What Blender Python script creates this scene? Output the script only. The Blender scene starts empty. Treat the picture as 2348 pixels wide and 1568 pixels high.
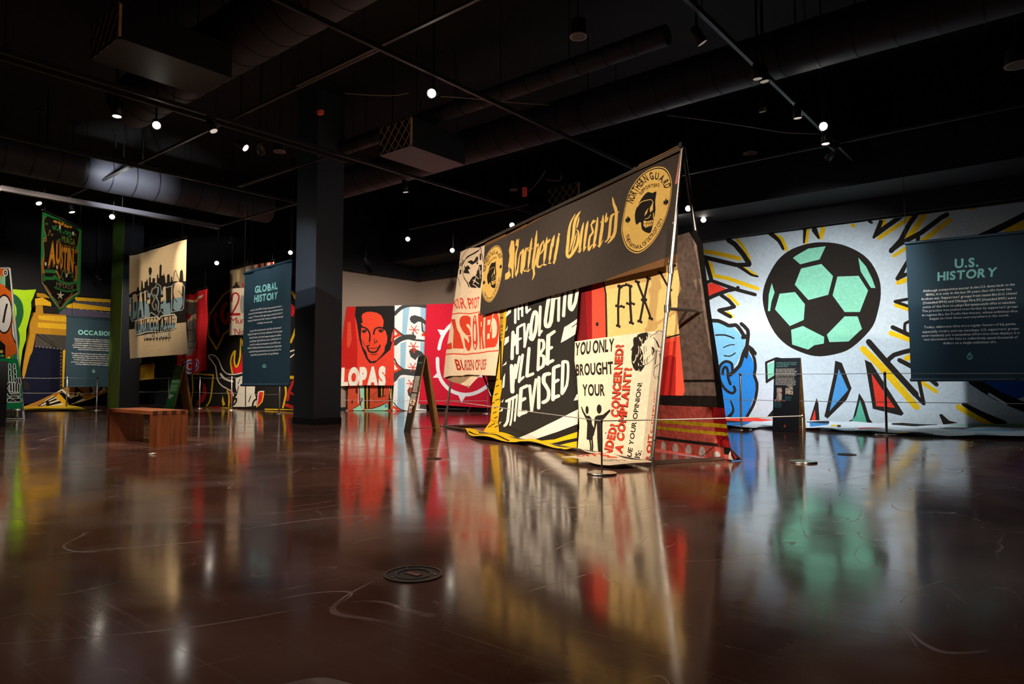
import bpy, bmesh, math, random
import numpy as np
from math import sin, cos, atan, atan2, radians, pi, sqrt
from mathutils import Vector, Matrix
from mathutils.geometry import delaunay_2d_cdt
random.seed(7)
SC = bpy.context.scene
COL = SC.collection

# ------------------------------------------------------------------ camera, world, exposure
CAMH, FPX, YAW = 0.84, 1575.0, radians(39.6)
TILT = atan((873 - 784) / FPX)
cd = bpy.data.cameras.new('camera'); cam = bpy.data.objects.new('camera', cd); COL.objects.link(cam)
cam.location = (0, 0, CAMH); cam.rotation_euler = (pi / 2 + TILT, 0, YAW)
cd.sensor_width = 36; cd.lens = 36 * FPX / 2348; cd.clip_start = .05; cd.clip_end = 200
SC.camera = cam
SC.view_settings.view_transform = 'Standard'; SC.view_settings.look = 'None'
SC.view_settings.exposure = 0.0; SC.view_settings.gamma = 1; SC.view_settings.use_curve_mapping = False
w = bpy.data.worlds.new('hall_dark'); SC.world = w; w.use_nodes = True
w.node_tree.nodes['Background'].inputs[0].default_value = (.55, .62, 1, 1)
w.node_tree.nodes['Background'].inputs[1].default_value = .004

# the view directions of the photograph, used to place things where they stand
EYE = np.array([0, 0, CAMH])
FW = np.array([-sin(YAW) * cos(TILT), cos(YAW) * cos(TILT), sin(TILT)])
RT = np.array([cos(YAW), sin(YAW), 0.]); UPV = np.cross(RT, FW)
def ray(x, y): return FW + RT * ((x - 1174) / FPX) + UPV * ((784 - y) / FPX)
def G(x, y, z=0.):
    d = ray(x, y); return EYE + d * ((z - CAMH) / d[2])
def PXp(x, y, X): d = ray(x, y); return EYE + d * (X / d[0])
def PYp(x, y, Y): d = ray(x, y); return EYE + d * (Y / d[1])
def D(x, y, d): return EYE + ray(x, y) * d
def pj(p):
    v = np.array(p) - EYE; d = v @ FW
    return (1174 + FPX * (v @ RT) / d, 784 - FPX * (v @ UPV) / d)
def Z(x0, y0, s): return lambda pts: [(x0 + p[0] / s, y0 + p[1] / s) for p in pts]

# ------------------------------------------------------------------ lights of the hall
WARM, NEUT, COOL = (1, .84, .66), (1, .93, .85), (.86, .93, 1)
NEUT2 = (.95, .98, 1)
def spot(name, pos, tgt, watts, col=WARM, deg=50, blend=.6, size=.06):
    l = bpy.data.lights.new(name, 'SPOT'); l.energy = watts; l.color = col
    l.spot_size = radians(deg); l.spot_blend = blend; l.shadow_soft_size = size
    o = bpy.data.objects.new(name, l); COL.objects.link(o); o.location = pos
    o.rotation_euler = (Vector(tgt) - Vector(pos)).to_track_quat('-Z', 'Y').to_euler()
    return o
#            position             aim               watts  colour cone blend
SPOTS = [
    # big wall cloth with the ball
    ((-2.75, 10.4, 4.5), (-4.3, 14.6, 1.2), 1380, NEUT2, 76, 1.),
    ((-4.6, 10.2, 4.5), (-5.2, 14.6, .9), 600, NEUT2, 46, 1.),
    ((-7.2, 10.6, 4.5), (-6.6, 14.6, 1.1), 560, NEUT2, 56, 1.),
    # beam added to brighten the board sign before it
    ((-2.6, 7.6, 4.5), (-3.8, 11.6, .7), 260, NEUT, 22, .8),
    # pipe frame, long side
    ((-5.6, 1.5, 4.6), (-4.6, 6.9, 1.4), 1400, WARM, 58, .7),
    ((-8.2, 2.8, 4.6), (-6.6, 7.9, 1.4), 1250, WARM, 58, .7),
    ((-10.2, 4.6, 4.6), (-8.2, 8.8, 1.6), 700, WARM, 55, .7),
    # pipe frame, open end
    ((1.6, 2.2, 3.9), (-3.3, 7.3, 1.0), 3600, WARM, 24, .5, .03),
    # chamfered corner with the portrait and the gear
    ((-11.4, 8.7, 4.55), (-15.2, 12.4, 1.4), 1050, NEUT, 62, .8),
    ((-9.7, 9.9, 4.55), (-13.9, 13.6, 1.3), 950, NEUT, 62, .8),
    # back wall with the black cloth
    ((-15.9, 8.2, 4.5), (-18.7, 10.7, .5), 1500, WARM, 46, .9),
    ((-14.6, 8.9, 4.5), (-17.2, 10.7, 1.0), 500, WARM, 50, .9),
    # hanging cloths
    ((-15.3, 2.9, 4.6), (-16.5, 7.0, 2.9), 560, WARM, 46, .9),
    ((-10.0, 3.0, 4.6), (-11.6, 6.9, 2.0), 560, NEUT, 40, .8),
    ((-13.2, 3.6, 4.7), (-16.6, 5.1, 3.4), 420, WARM, 40, .8),
    ((-16.0, 7.7, 4.5), (-18.5, 8.8, 1.9), 190, WARM, 46, .8),
    ((-14.6, 5.6, 4.5), (-15.9, 8.6, 2.6), 330, WARM, 34, .8),
    ((-20.6, 4.6, 4.5), (-23.4, 8.4, 1.5), 520, NEUT, 15, 1.),  # narrow beam added to brighten the left column's green face
    # left wall
    ((-20.3, 5.6, 4.6), (-25.4, 6.6, 1.9), 1300, WARM, 66, .9),
    ((-19.6, 8.3, 4.6), (-23.3, 8.0, 1.7), 330, NEUT, 48, .9),
    ((-13.0, 2.2, 4.6), (-17.4, 4.4, 1.5), 520, NEUT, 50, .8),
    # text panel on the right
    ((-1.2, 8.6, 4.6), (-1.3, 12.6, 1.9), 150, COOL, 40, .9),
    # column, near face
    ((-12.6, 4.6, 4.6), (-11.8, 7.7, 2.9), 200, COOL, 40, .9),
    # duct caught by one uplight
    # open floor: the white downlight, then wide beams added to brighten the floor
    ((-10.42, 3.79, 4.5), (-10.4, 3.8, 0), 440, NEUT, 110, 1.), ((-6.4, 3.0, 4.6), (-6.2, 3.4, 0), 400, WARM, 120, 1.),
    ((-3.0, 2.6, 4.6), (-2.6, 3.2, 0), 150, WARM, 120, 1.), ((-2.0, 8.6, 4.6), (-1.6, 8.6, 0), 120, WARM, 100, 1.), ((-14.0, 6.5, 4.5), (-14.0, 6.5, 0), 320, NEUT, 100, 1.),
    # beam added to brighten the bench
    ((-8.0, 1.6, 4.6), (-9.6, 4.1, .3), 950, WARM, 20, .7),
]
for i, s in enumerate(SPOTS): spot('spot_beam', *s)
# weak fill points added to lift the dark ceiling, not real lamps
for p in ((-6.4, 6.2, 4.35), (-3.0, 10.4, 4.35), (-6.5, 13.4, 4.2), (-13.4, 6.3, 4.35), (-3.1, 3.2, 4.35)):
    l = bpy.data.lights.new('ceiling_fill', 'POINT'); l.energy = 3; l.color = NEUT; l.shadow_soft_size = .08
    o = bpy.data.objects.new('ceiling_fill', l); COL.objects.link(o); o.location = p

p_ = G(285, 428, 5.0); spot('spot_beam', tuple(p_ + (2.4, -1.0, -.5)), tuple(p_ + (0, .1, .1)), 900, COOL, 46, 1.)

# ------------------------------------------------------------------ materials
def lin(h):
    h = h.lstrip('#'); c = [int(h[i:i + 2], 16) / 255 for i in (0, 2, 4)]
    return tuple((x / 12.92 if x <= .04045 else ((x + .055) / 1.055) ** 2.4) for x in c) + (1,)
MATS = {}
def mat(name, hexc, rough=.8, metal=0., noise=0., nscale=30., bump=0., spec=.5, emit=0., sheen=0.):
    if name in MATS: return MATS[name]
    m = bpy.data.materials.new(name); m.use_nodes = True; nt = m.node_tree; b = nt.nodes['Principled BSDF']
    c = lin(hexc); b.inputs['Base Color'].default_value = c
    b.inputs['Roughness'].default_value = rough; b.inputs['Metallic'].default_value = metal
    b.inputs['Specular IOR Level'].default_value = spec
    if emit:
        b.inputs['Emission Color'].default_value = c; b.inputs['Emission Strength'].default_value = emit
    if noise or bump:
        tc = nt.nodes.new('ShaderNodeTexCoord')
        n = nt.nodes.new('ShaderNodeTexNoise'); n.inputs['Scale'].default_value = nscale; n.inputs['Detail'].default_value = 6
        nt.links.new(tc.outputs['Object'], n.inputs['Vector'])
        if noise:
            mx = nt.nodes.new('ShaderNodeMix'); mx.data_type = 'RGBA'
            mx.inputs[6].default_value = tuple(min(1, x * (1 - noise)) for x in c[:3]) + (1,)
            mx.inputs[7].default_value = tuple(min(1, x * (1 + noise)) for x in c[:3]) + (1,)
            nt.links.new(n.outputs['Fac'], mx.inputs[0]); nt.links.new(mx.outputs[2], b.inputs['Base Color'])
        if bump:
            bp = nt.nodes.new('ShaderNodeBump'); bp.inputs['Strength'].default_value = bump; bp.inputs['Distance'].default_value = .01
            nt.links.new(n.outputs['Fac'], bp.inputs['Height']); nt.links.new(bp.outputs['Normal'], b.inputs['Normal'])
    MATS[name] = m; return m
def cloth(h): return mat('painted_cotton_' + h.lstrip('#'), h, rough=.9, noise=.22, nscale=22, spec=.15)
def velvet(h): return mat('printed_fabric_' + h.lstrip('#'), h, rough=.92, noise=.8, nscale=18, spec=.1)
def wood(name, h, scale=2.0, axis='X'):
    if name in MATS: return MATS[name]
    m = mat(name, h, rough=.45); nt = m.node_tree; b = nt.nodes['Principled BSDF']; c = lin(h)
    tc = nt.nodes.new('ShaderNodeTexCoord'); mp = nt.nodes.new('ShaderNodeMapping')
    mp.inputs['Scale'].default_value = {'X': (1, 14, 14), 'Y': (14, 1, 14), 'Z': (14, 14, 1)}[axis]
    n = nt.nodes.new('ShaderNodeTexNoise'); n.inputs['Scale'].default_value = scale; n.inputs['Detail'].default_value = 8; n.inputs['Distortion'].default_value = .6
    r = nt.nodes.new('ShaderNodeValToRGB')
    r.color_ramp.elements[0].position = .3; r.color_ramp.elements[1].position = .72
    r.color_ramp.elements[0].color = tuple(x * .5 for x in c[:3]) + (1,); r.color_ramp.elements[1].color = tuple(min(1, x * 1.4) for x in c[:3]) + (1,)
    nt.links.new(tc.outputs['Object'], mp.inputs[0]); nt.links.new(mp.outputs[0], n.inputs['Vector'])
    nt.links.new(n.outputs['Fac'], r.inputs[0]); nt.links.new(r.outputs[0], b.inputs['Base Color'])
    return m
STEEL = mat('brushed_steel', '#C9C4BC', rough=.28, metal=1)
GALV = mat('galvanised_pipe', '#B9B4AC', rough=.33, metal=1)
BLACKM = mat('black_painted_metal', '#17171A', rough=.5, noise=.2)
DUCTM = mat('black_painted_duct', '#34333A', rough=.62, noise=.12, nscale=3)

# ------------------------------------------------------------------ object helpers
def tag(o, label=None, cat=None, group=None, kind=None):
    if label: o['label'] = label
    if cat: o['category'] = cat
    if group: o['group'] = group
    if kind: o['kind'] = kind
    return o
def thing(name, label, cat, loc=(0, 0, 0), group=None):
    o = bpy.data.objects.new(name, None); COL.objects.link(o); o.location = loc; o.empty_display_size = .1
    return tag(o, label, cat, group)
class Acc:
    "collects world-space faces with materials; build() links them as ONE mesh object"
    def __init__(s): s.v = []; s.f = []; s.m = []; s.mats = []; s.sm = []
    def mi(s, m):
        if m not in s.mats: s.mats.append(m)
        return s.mats.index(m)
    def add(s, vs, fs, m, smooth=False):
        k = len(s.v); s.v += [tuple(map(float, p)) for p in vs]
        i = m if isinstance(m, list) else [s.mi(m)] * len(fs)
        s.f += [tuple(a + k for a in f) for f in fs]; s.m += i; s.sm += [smooth] * len(fs); return s
    def box(s, lo, hi, m):
        x0, y0, z0 = lo; x1, y1, z1 = hi
        v = [(x0, y0, z0), (x1, y0, z0), (x1, y1, z0), (x0, y1, z0), (x0, y0, z1), (x1, y0, z1), (x1, y1, z1), (x0, y1, z1)]
        return s.add(v, [(3, 2, 1, 0), (4, 5, 6, 7), (0, 1, 5, 4), (1, 2, 6, 5), (2, 3, 7, 6), (3, 0, 4, 7)], m)
    def obox(s, c, ux, uy, uz, m):
        "oriented box: centre and three half-vectors"
        c, ux, uy, uz = map(np.array, (c, ux, uy, uz)); v = []
        for k in (-1, 1):
            for a, b in ((-1, -1), (1, -1), (1, 1), (-1, 1)): v.append(c + ux * a + uy * b + uz * k)
        return s.add(v, [(3, 2, 1, 0), (4, 5, 6, 7), (0, 1, 5, 4), (1, 2, 6, 5), (2, 3, 7, 6), (3, 0, 4, 7)], m)
    def tube(s, pts, r, m, n=10, caps=True):
        pts = [np.array(p, float) for p in pts]; R_ = r if isinstance(r, (list, tuple)) else [r] * len(pts); vs = []; fs = []
        ref = None
        for i, p in enumerate(pts):
            t = pts[min(i + 1, len(pts) - 1)] - pts[max(i - 1, 0)]
            t = t / (np.linalg.norm(t) + 1e-12)
            if ref is None:
                ref = np.array([0, 0, 1.]) if abs(t[2]) < .9 else np.array([1., 0, 0])
            a = ref - t * (ref @ t); a /= np.linalg.norm(a); ref = a; b = np.cross(t, a)
            vs += [p + (a * cos(2 * pi * k / n) + b * sin(2 * pi * k / n)) * R_[i] for k in range(n)]
        for i in range(len(pts) - 1):
            for k in range(n):
                fs.append((i * n + k, i * n + (k + 1) % n, (i + 1) * n + (k + 1) % n, (i + 1) * n + k))
        s.add(vs, fs, m, True)
        if caps:
            s.add(vs[:n], [tuple(range(n - 1, -1, -1))], m); s.add(vs[-n:], [tuple(range(n))], m)
        return s
    def build(s, name, parent=None, origin=None):
        o = np.array(parent.location if parent is not None and parent.type == 'EMPTY' and origin is None else (origin if origin is not None else (0, 0, 0)), float)
        me = bpy.data.meshes.new(name)
        off = o if parent is not None or origin is not None else np.zeros(3)
        if parent is not None:
            off = np.array(wloc(parent)) if origin is None else o
        me.from_pydata([tuple(np.array(p) - off) for p in s.v], [], s.f)
        for m in s.mats: me.materials.append(m)
        me.polygons.foreach_set('material_index', s.m); me.polygons.foreach_set('use_smooth', s.sm)
        me.update()
        ob = bpy.data.objects.new(name, me); COL.objects.link(ob)
        if parent is not None:
            ob.parent = parent
            ob.location = tuple(off - np.array(wloc(parent)))
        else: ob.location = tuple(off)
        return ob
def wloc(o):
    p = Vector(o.location)
    while o.parent is not None: o = o.parent; p += o.location
    return tuple(p)
def structure(acc, name):
    o = acc.build(name); o['kind'] = 'structure'; return o
def copy_tree(o, loc=None, parent=None):
    c = o.copy(); COL.objects.link(c)
    if parent is not None: c.parent = parent
    if loc is not None: c.location = loc
    for ch in o.children: copy_tree(ch, None, c)
    return c

# ------------------------------------------------------------------ painted sheets
class Plane:
    "a flat sheet in the room: origin, horizontal axis, upward axis, normal towards the viewer's side"
    def __init__(s, O, U, V):
        s.O = np.array(O, float); s.U = np.array(U, float) / np.linalg.norm(U)
        V = np.array(V, float); V = V - s.U * (V @ s.U); s.V = V / np.linalg.norm(V)
        s.N = np.cross(s.U, s.V)
        if s.N @ (EYE - s.O) < 0: s.N = -s.N
    def uv(s, x, y):
        d = ray(x, y); t = ((s.O - EYE) @ s.N) / (d @ s.N); p = EYE + d * t - s.O
        return (p @ s.U, p @ s.V)
    def px(s, pts): return [s.uv(*p) for p in pts]
    def at(s, u, v, n=0.): return s.O + s.U * u + s.V * v + s.N * n
    def off(s, n): 
        q = Plane.__new__(Plane); q.O = s.O + s.N * n; q.U, q.V, q.N = s.U, s.V, s.N; return q
def ccw(l):
    a = sum(l[i][0] * l[(i + 1) % len(l)][1] - l[(i + 1) % len(l)][0] * l[i][1] for i in range(len(l)))
    return l if a > 0 else l[::-1]
def smooth(pts, k=3, closed=False):
    P_ = [np.array(p, float) for p in pts]; n = len(P_)
    if n < 3: return pts
    out = []
    rng = range(n) if closed else range(n - 1)
    for i in rng:
        p0 = P_[(i - 1) % n] if closed or i > 0 else P_[i]; p1 = P_[i]; p2 = P_[(i + 1) % n]
        p3 = P_[(i + 2) % n] if closed or i + 2 < n else p2
        for j in range(k):
            t = j / k
            out.append(tuple(.5 * (2 * p1 + (p2 - p0) * t + (2 * p0 - 5 * p1 + 4 * p2 - p3) * t * t + (3 * p1 - p0 - 3 * p2 + p3) * t ** 3)))
    if not closed: out.append(tuple(P_[-1]))
    return out
# layers: colour, loops, rule   (nz = inside when wound, eo = even-odd)
def poly(col, pts, z=None, sm=0):
    if z: pts = z(pts)
    return dict(c=col, l=[smooth(pts, sm, True) if sm else list(pts)], r='eo')
def stroke(col, pts, wd, z=None, sm=0, taper=None):
    s = 1.
    if z:
        a, b = z([(0, 0), (1, 0)]); s = b[0] - a[0]; pts = z(pts)
    if sm: pts = smooth(pts, sm)
    if taper == 'quill' and len(pts) == 2: pts = [(pts[0][0] + (pts[1][0] - pts[0][0]) * k / 4, pts[0][1] + (pts[1][1] - pts[0][1]) * k / 4) for k in range(5)]
    n = len(pts); hw = []
    for i in range(n):
        f = 1.
        if taper == 'quill': t = i / max(1, n - 1); f = min(1, .25 + t * 3.2, .2 + (1 - t) * 3.2)
        elif taper: f = taper[0] + (taper[1] - taper[0]) * i / max(1, n - 1)
        hw.append(wd * s * .5 * f)
    loops = []
    for i in range(n - 1):
        (x0, y0), (x1, y1) = pts[i], pts[i + 1]; L = sqrt((x1 - x0) ** 2 + (y1 - y0) ** 2) or 1e-6
        nx, ny = -(y1 - y0) / L, (x1 - x0) / L; a, b = hw[i], hw[i + 1]
        loops.append([(x0 + nx * a, y0 + ny * a), (x0 - nx * a, y0 - ny * a), (x1 - nx * b, y1 - ny * b), (x1 + nx * b, y1 + ny * b)])
    for i in range(n):
        q = 7
        loops.append([(pts[i][0] + hw[i] * .98 * cos(2 * pi * k / q + .3), pts[i][1] + hw[i] * .98 * sin(2 * pi * k / q + .3)) for k in range(q)])
    return dict(c=col, l=loops, r='nz')
def oval(col, c, rx, ry, z=None, n=14, rot=0.):
    pts = [(c[0] + rx * cos(t) * cos(rot) - ry * sin(t) * sin(rot), c[1] + rx * cos(t) * sin(rot) + ry * sin(t) * cos(rot)) for t in [2 * pi * i / n for i in range(n)]]
    return poly(col, pts, z)
GL = {}
def glyph(ch, bold=0.):
    "outline loops, triangles and width of one character of the built-in typeface"
    k = (ch, bold)
    if k in GL: return GL[k]
    cu = bpy.data.curves.new('g', 'FONT'); cu.body = ch; cu.size = 1; cu.resolution_u = 2 if bold < .019 else 5; cu.fill_mode = 'FRONT'
    ob = bpy.data.objects.new('g', cu); COL.objects.link(ob)
    dg = bpy.context.evaluated_depsgraph_get(); me = bpy.data.meshes.new_from_object(ob.evaluated_get(dg))
    V_ = np.array([v.co[:2] for v in me.vertices]) if len(me.vertices) else np.zeros((0, 2))
    me.calc_loop_triangles(); T_ = [tuple(t.vertices) for t in me.loop_triangles]
    ec = {}
    for p in me.polygons:
        vs = list(p.vertices)
        for i in range(len(vs)):
            e = (vs[i], vs[(i + 1) % len(vs)]); ec[tuple(sorted(e))] = ec.get(tuple(sorted(e)), []) + [e]
    nx = {}
    for e, l in ec.items():
        if len(l) == 1: nx[l[0][0]] = l[0][1]
    loops = []
    while nx:
        s0 = next(iter(nx)); c = s0; L = []
        while c in nx: L.append(tuple(V_[c])); c = nx.pop(c)
        if len(L) > 2: loops.append(L)
    bpy.data.objects.remove(ob); bpy.data.curves.remove(cu); bpy.data.meshes.remove(me)
    if bold and loops:
        nv = {}; key = lambda p: (round(p[0], 6), round(p[1], 6))
        for li, L in enumerate(loops):
            P_ = np.array(L); n = len(P_); e = np.roll(P_, -1, 0) - P_; e /= np.linalg.norm(e, axis=1)[:, None] + 1e-9
            nr = np.c_[e[:, 1], -e[:, 0]]; m = nr + np.roll(nr, 1, 0); d = (m * m).sum(1)[:, None] / 2
            m = m / np.maximum(d, .45); Q = P_ + m * bold; loops[li] = [tuple(q) for q in Q]
            for a, b in zip(P_, Q): nv[key(a)] = b
        V_ = np.array([nv.get(key(v), v) for v in V_])
    x0, x1 = (V_[:, 0].min(), V_[:, 0].max()) if len(V_) else (0, .28)
    GL[k] = (V_ - np.array([x0, 0]) if len(V_) else V_, T_, [[(a - x0, b) for a, b in L] for L in loops], x1 - x0)
    return GL[k]
CAP = [None]
def cap():
    if CAP[0] is None:
        v = glyph('H')[0]; CAP[0] = float(v[:, 1].max())
    return CAP[0]
def layout(txt, bold=0., gap=.09):
    "list of (char, x offset) and the total width, in units of the cap height"
    x = 0; out = []; c = cap()
    for ch in txt:
        if ch == ' ': x += .34; continue
        g = glyph(ch, bold); out.append((ch, x)); x += g[3] / c + gap
    return out, max(x - gap, 1e-3)
def quadmap(q):
    "unit square -> photo quad (BL, BR, TR, TL), projective"
    (x0, y0), (x1, y1), (x2, y2), (x3, y3) = q
    dx1, dx2, sx = x1 - x2, x3 - x2, x0 - x1 + x2 - x3; dy1, dy2, sy = y1 - y2, y3 - y2, y0 - y1 + y2 - y3
    dt = dx1 * dy2 - dx2 * dy1 or 1e-9; g = (sx * dy2 - dx2 * sy) / dt; h = (dx1 * sy - sx * dy1) / dt
    a, b, d, e = x1 - x0 + g * x1, x3 - x0 + h * x3, y1 - y0 + g * y1, y3 - y0 + h * y3
    return lambda s, t: ((a * s + b * t + x0) / (g * s + h * t + 1), (d * s + e * t + y0) / (g * s + h * t + 1))
def text(col, txt, q, z=None, bold=.02, gap=.09, clip=None):
    if z: q = z(q); clip = z(clip) if clip else None
    f = quadmap(q); L, W = layout(txt, bold, gap); loops = []; c = cap()
    for ch, x in L:
        for lp in glyph(ch, bold)[2]: loops.append([f((a / c + x) / W, b / c) for a, b in lp])
    d = dict(c=col, l=loops, r='tx')
    if clip: d['clip'] = [clip]
    return d
def arctext(col, txt, path, h, z=None, bold=.02, flip=1):
    "letters stood one by one along a curved baseline"
    if z:
        a, b = z([(0, 0), (1, 0)]); h *= b[0] - a[0]; path = z(path)
    path = smooth(path, 6); P_ = np.array(path); sl = np.r_[0, np.cumsum(np.linalg.norm(np.diff(P_, axis=0), axis=1))]
    L, W = layout(txt, bold); k = sl[-1] / W; c = cap(); loops = []
    for ch, x in L:
        s0 = x * k; i = min(np.searchsorted(sl, s0 + .3 * k, side='right') - 1, len(P_) - 2); i = max(i, 0)
        t = P_[i + 1] - P_[i]; t = t / np.linalg.norm(t); base = P_[i] + t * (s0 - sl[i]); n = np.array([t[1], -t[0]]) * flip
        for lp in glyph(ch, bold)[2]: loops.append([tuple(base + t * (a / c * k) + n * (b / c * h)) for a, b in lp])
    return dict(c=col, l=loops, r='tx')
def winding(Pt, loops):
    wn = np.zeros(len(Pt), int); cnt = np.zeros(len(Pt), int); x, y = Pt[:, 0][:, None], Pt[:, 1][:, None]
    E0 = np.array([p for l in loops for p in l]); E1 = np.array([l[(i + 1) % len(l)] for l in loops for i in range(len(l))])
    for k in range(0, len(E0), 400):
        a, b = E0[k:k + 400], E1[k:k + 400]
        il = (b[:, 0] - a[:, 0]) * (y - a[:, 1]) - (x - a[:, 0]) * (b[:, 1] - a[:, 1])
        up = (a[:, 1] <= y) & (b[:, 1] > y) & (il > 0); dn = (a[:, 1] > y) & (b[:, 1] <= y) & (il < 0)
        wn += up.sum(1) - dn.sum(1); cnt += up.sum(1) + dn.sum(1)
    return wn, cnt
def paint(acc, pl, outline, base, layers=(), disp=None, cell=.25, cm=cloth, uvspace=False):
    "one sheet: outline and painted shapes cut into a single surface, then folded by disp(u, v)"
    ol = outline if uvspace else pl.px(outline)
    VV, EE = [], []
    def loop(l):
        k = len(VV); VV.extend(l); EE.extend((k + i, k + (i + 1) % len(l)) for i in range(len(l)))
    loop(ol); O_ = np.array(ol); lo, hi = O_.min(0), O_.max(0)
    LY = []
    for ly in layers:
        lp = []
        for l in ly['l']:
            q = l if ly.get('uv') else pl.px(l)
            a = np.array(q)
            if (a.max(0) < lo).any() or (a.min(0) > hi).any(): continue
            a = np.clip(a, lo - .05, hi + .05)
            lp.append([tuple(p) for p in (ccw([tuple(p) for p in a]) if ly['r'] == 'nz' else a)])
        if not lp: continue
        for l in lp: loop(l)
        cl = ly.get('clip'); 
        if cl:
            cl = [pl.px(l) for l in cl]
            for l in cl: loop(l)
        LY.append((ly['c'], lp, ly['r'], cl))
    for i, (a, b) in enumerate(((0, 1), (1, 0))):
        n = max(1, int(round((hi[i] - lo[i]) / cell)))
        for k in range(1, n):
            c = lo[i] + (hi[i] - lo[i]) * k / n; m = len(VV)
            VV += [(c, lo[1]), (c, hi[1])] if i == 0 else [(lo[0], c), (hi[0], c)]; EE.append((m, m + 1))
    r = delaunay_2d_cdt([Vector(p) for p in VV], EE, [], 0, 1e-5, False)
    P2 = np.array([tuple(p) for p in r[0]]); F2 = [f for f in r[2] if len(f) >= 3]
    cen = np.array([P2[list(f)].mean(0) for f in F2])
    wn, cnt = winding(cen, [ol]); keep = cnt % 2 == 1
    idx = np.full(len(F2), acc.mi(cm(base)))
    for c, lp, rule, cl in LY:
        a = np.array([p for l in lp for p in l]); bb = ((cen >= a.min(0)) & (cen <= a.max(0))).all(1) & keep
        w_ = np.where(bb)[0]
        if not len(w_): continue
        wn, cnt = winding(cen[w_], lp); s = (wn != 0) if rule in ('nz', 'tx') else (cnt % 2 == 1)
        if cl: s &= winding(cen[w_], cl)[1] % 2 == 1
        idx[w_[s]] = acc.mi(cm(c))
    use = {}; vs = []; fs = []; ms = []
    for f, k, m in zip(F2, keep, idx):
        if not k: continue
        g = []
        for v in f:
            if v not in use:
                use[v] = len(vs); u_, v_ = P2[v]; vs.append(pl.at(u_, v_, disp(u_, v_) if disp else 0))
            g.append(use[v])
        fs.append(tuple(g)); ms.append(int(m))
    acc.add(vs, fs, ms, True); return acc
def letters(acc, pl, rows, m, disp=None, lift=.004, bold=.01, z=None):
    "small running text standing just proud of the sheet: rows of (string, left end, right end of the baseline, cap height) in photo pixels"
    c = cap()
    for txt, A_, B_, h in rows:
        if z:
            s = z([(0, 0), (1, 0)]); s = s[1][0] - s[0][0]; A_, B_ = z([A_, B_]); h = h * s
        f = quadmap([A_, B_, (B_[0], B_[1] - h), (A_[0], A_[1] - h)]); L, W = layout(txt, bold, .11)
        for ch, x in L:
            V_, T_, _, _ = glyph(ch, bold); vs = []
            for a, b in V_:
                u, v = pl.uv(*f((a / c + x) / W, b / c)); vs.append(pl.at(u, v, lift + (disp(u, v) if disp else 0)))
            acc.add(vs, T_, m)
def bars(acc, pl, A_, B_, n, h, m, z, seed=1, lift=.004):
    "rows of print too small to read: broken word-length dashes between two photo-space edges"
    rnd = random.Random(seed)
    for i in range(n):
        t = i / max(1, n - 1); x = 0.; end = rnd.uniform(.82, 1)
        l0, r0 = np.array(A_[0]) * (1 - t) + np.array(A_[1]) * t, np.array(B_[0]) * (1 - t) + np.array(B_[1]) * t
        while x < end - .03:
            wl = min(rnd.uniform(.06, .2), end - x); p, q = l0 + (r0 - l0) * x, l0 + (r0 - l0) * (x + wl)
            Q = z([tuple(p), tuple(q), (q[0], q[1] - h), (p[0], p[1] - h)])
            acc.add([pl.at(*pl.uv(*k), lift) for k in Q], [(0, 1, 2, 3)], m); x += wl + .025
def folds(a, k, seed=0, vk=.35):
    r = random.Random(seed); ph = [r.uniform(0, 6.28) for _ in range(4)]
    return lambda u, v: a * (.55 * sin(k * u + ph[0] + vk * v) + .3 * sin(2.3 * k * u + ph[1] - .6 * vk * v) + .25 * sin(.9 * k * (u * .5 + v * .8) + ph[2]))
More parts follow.
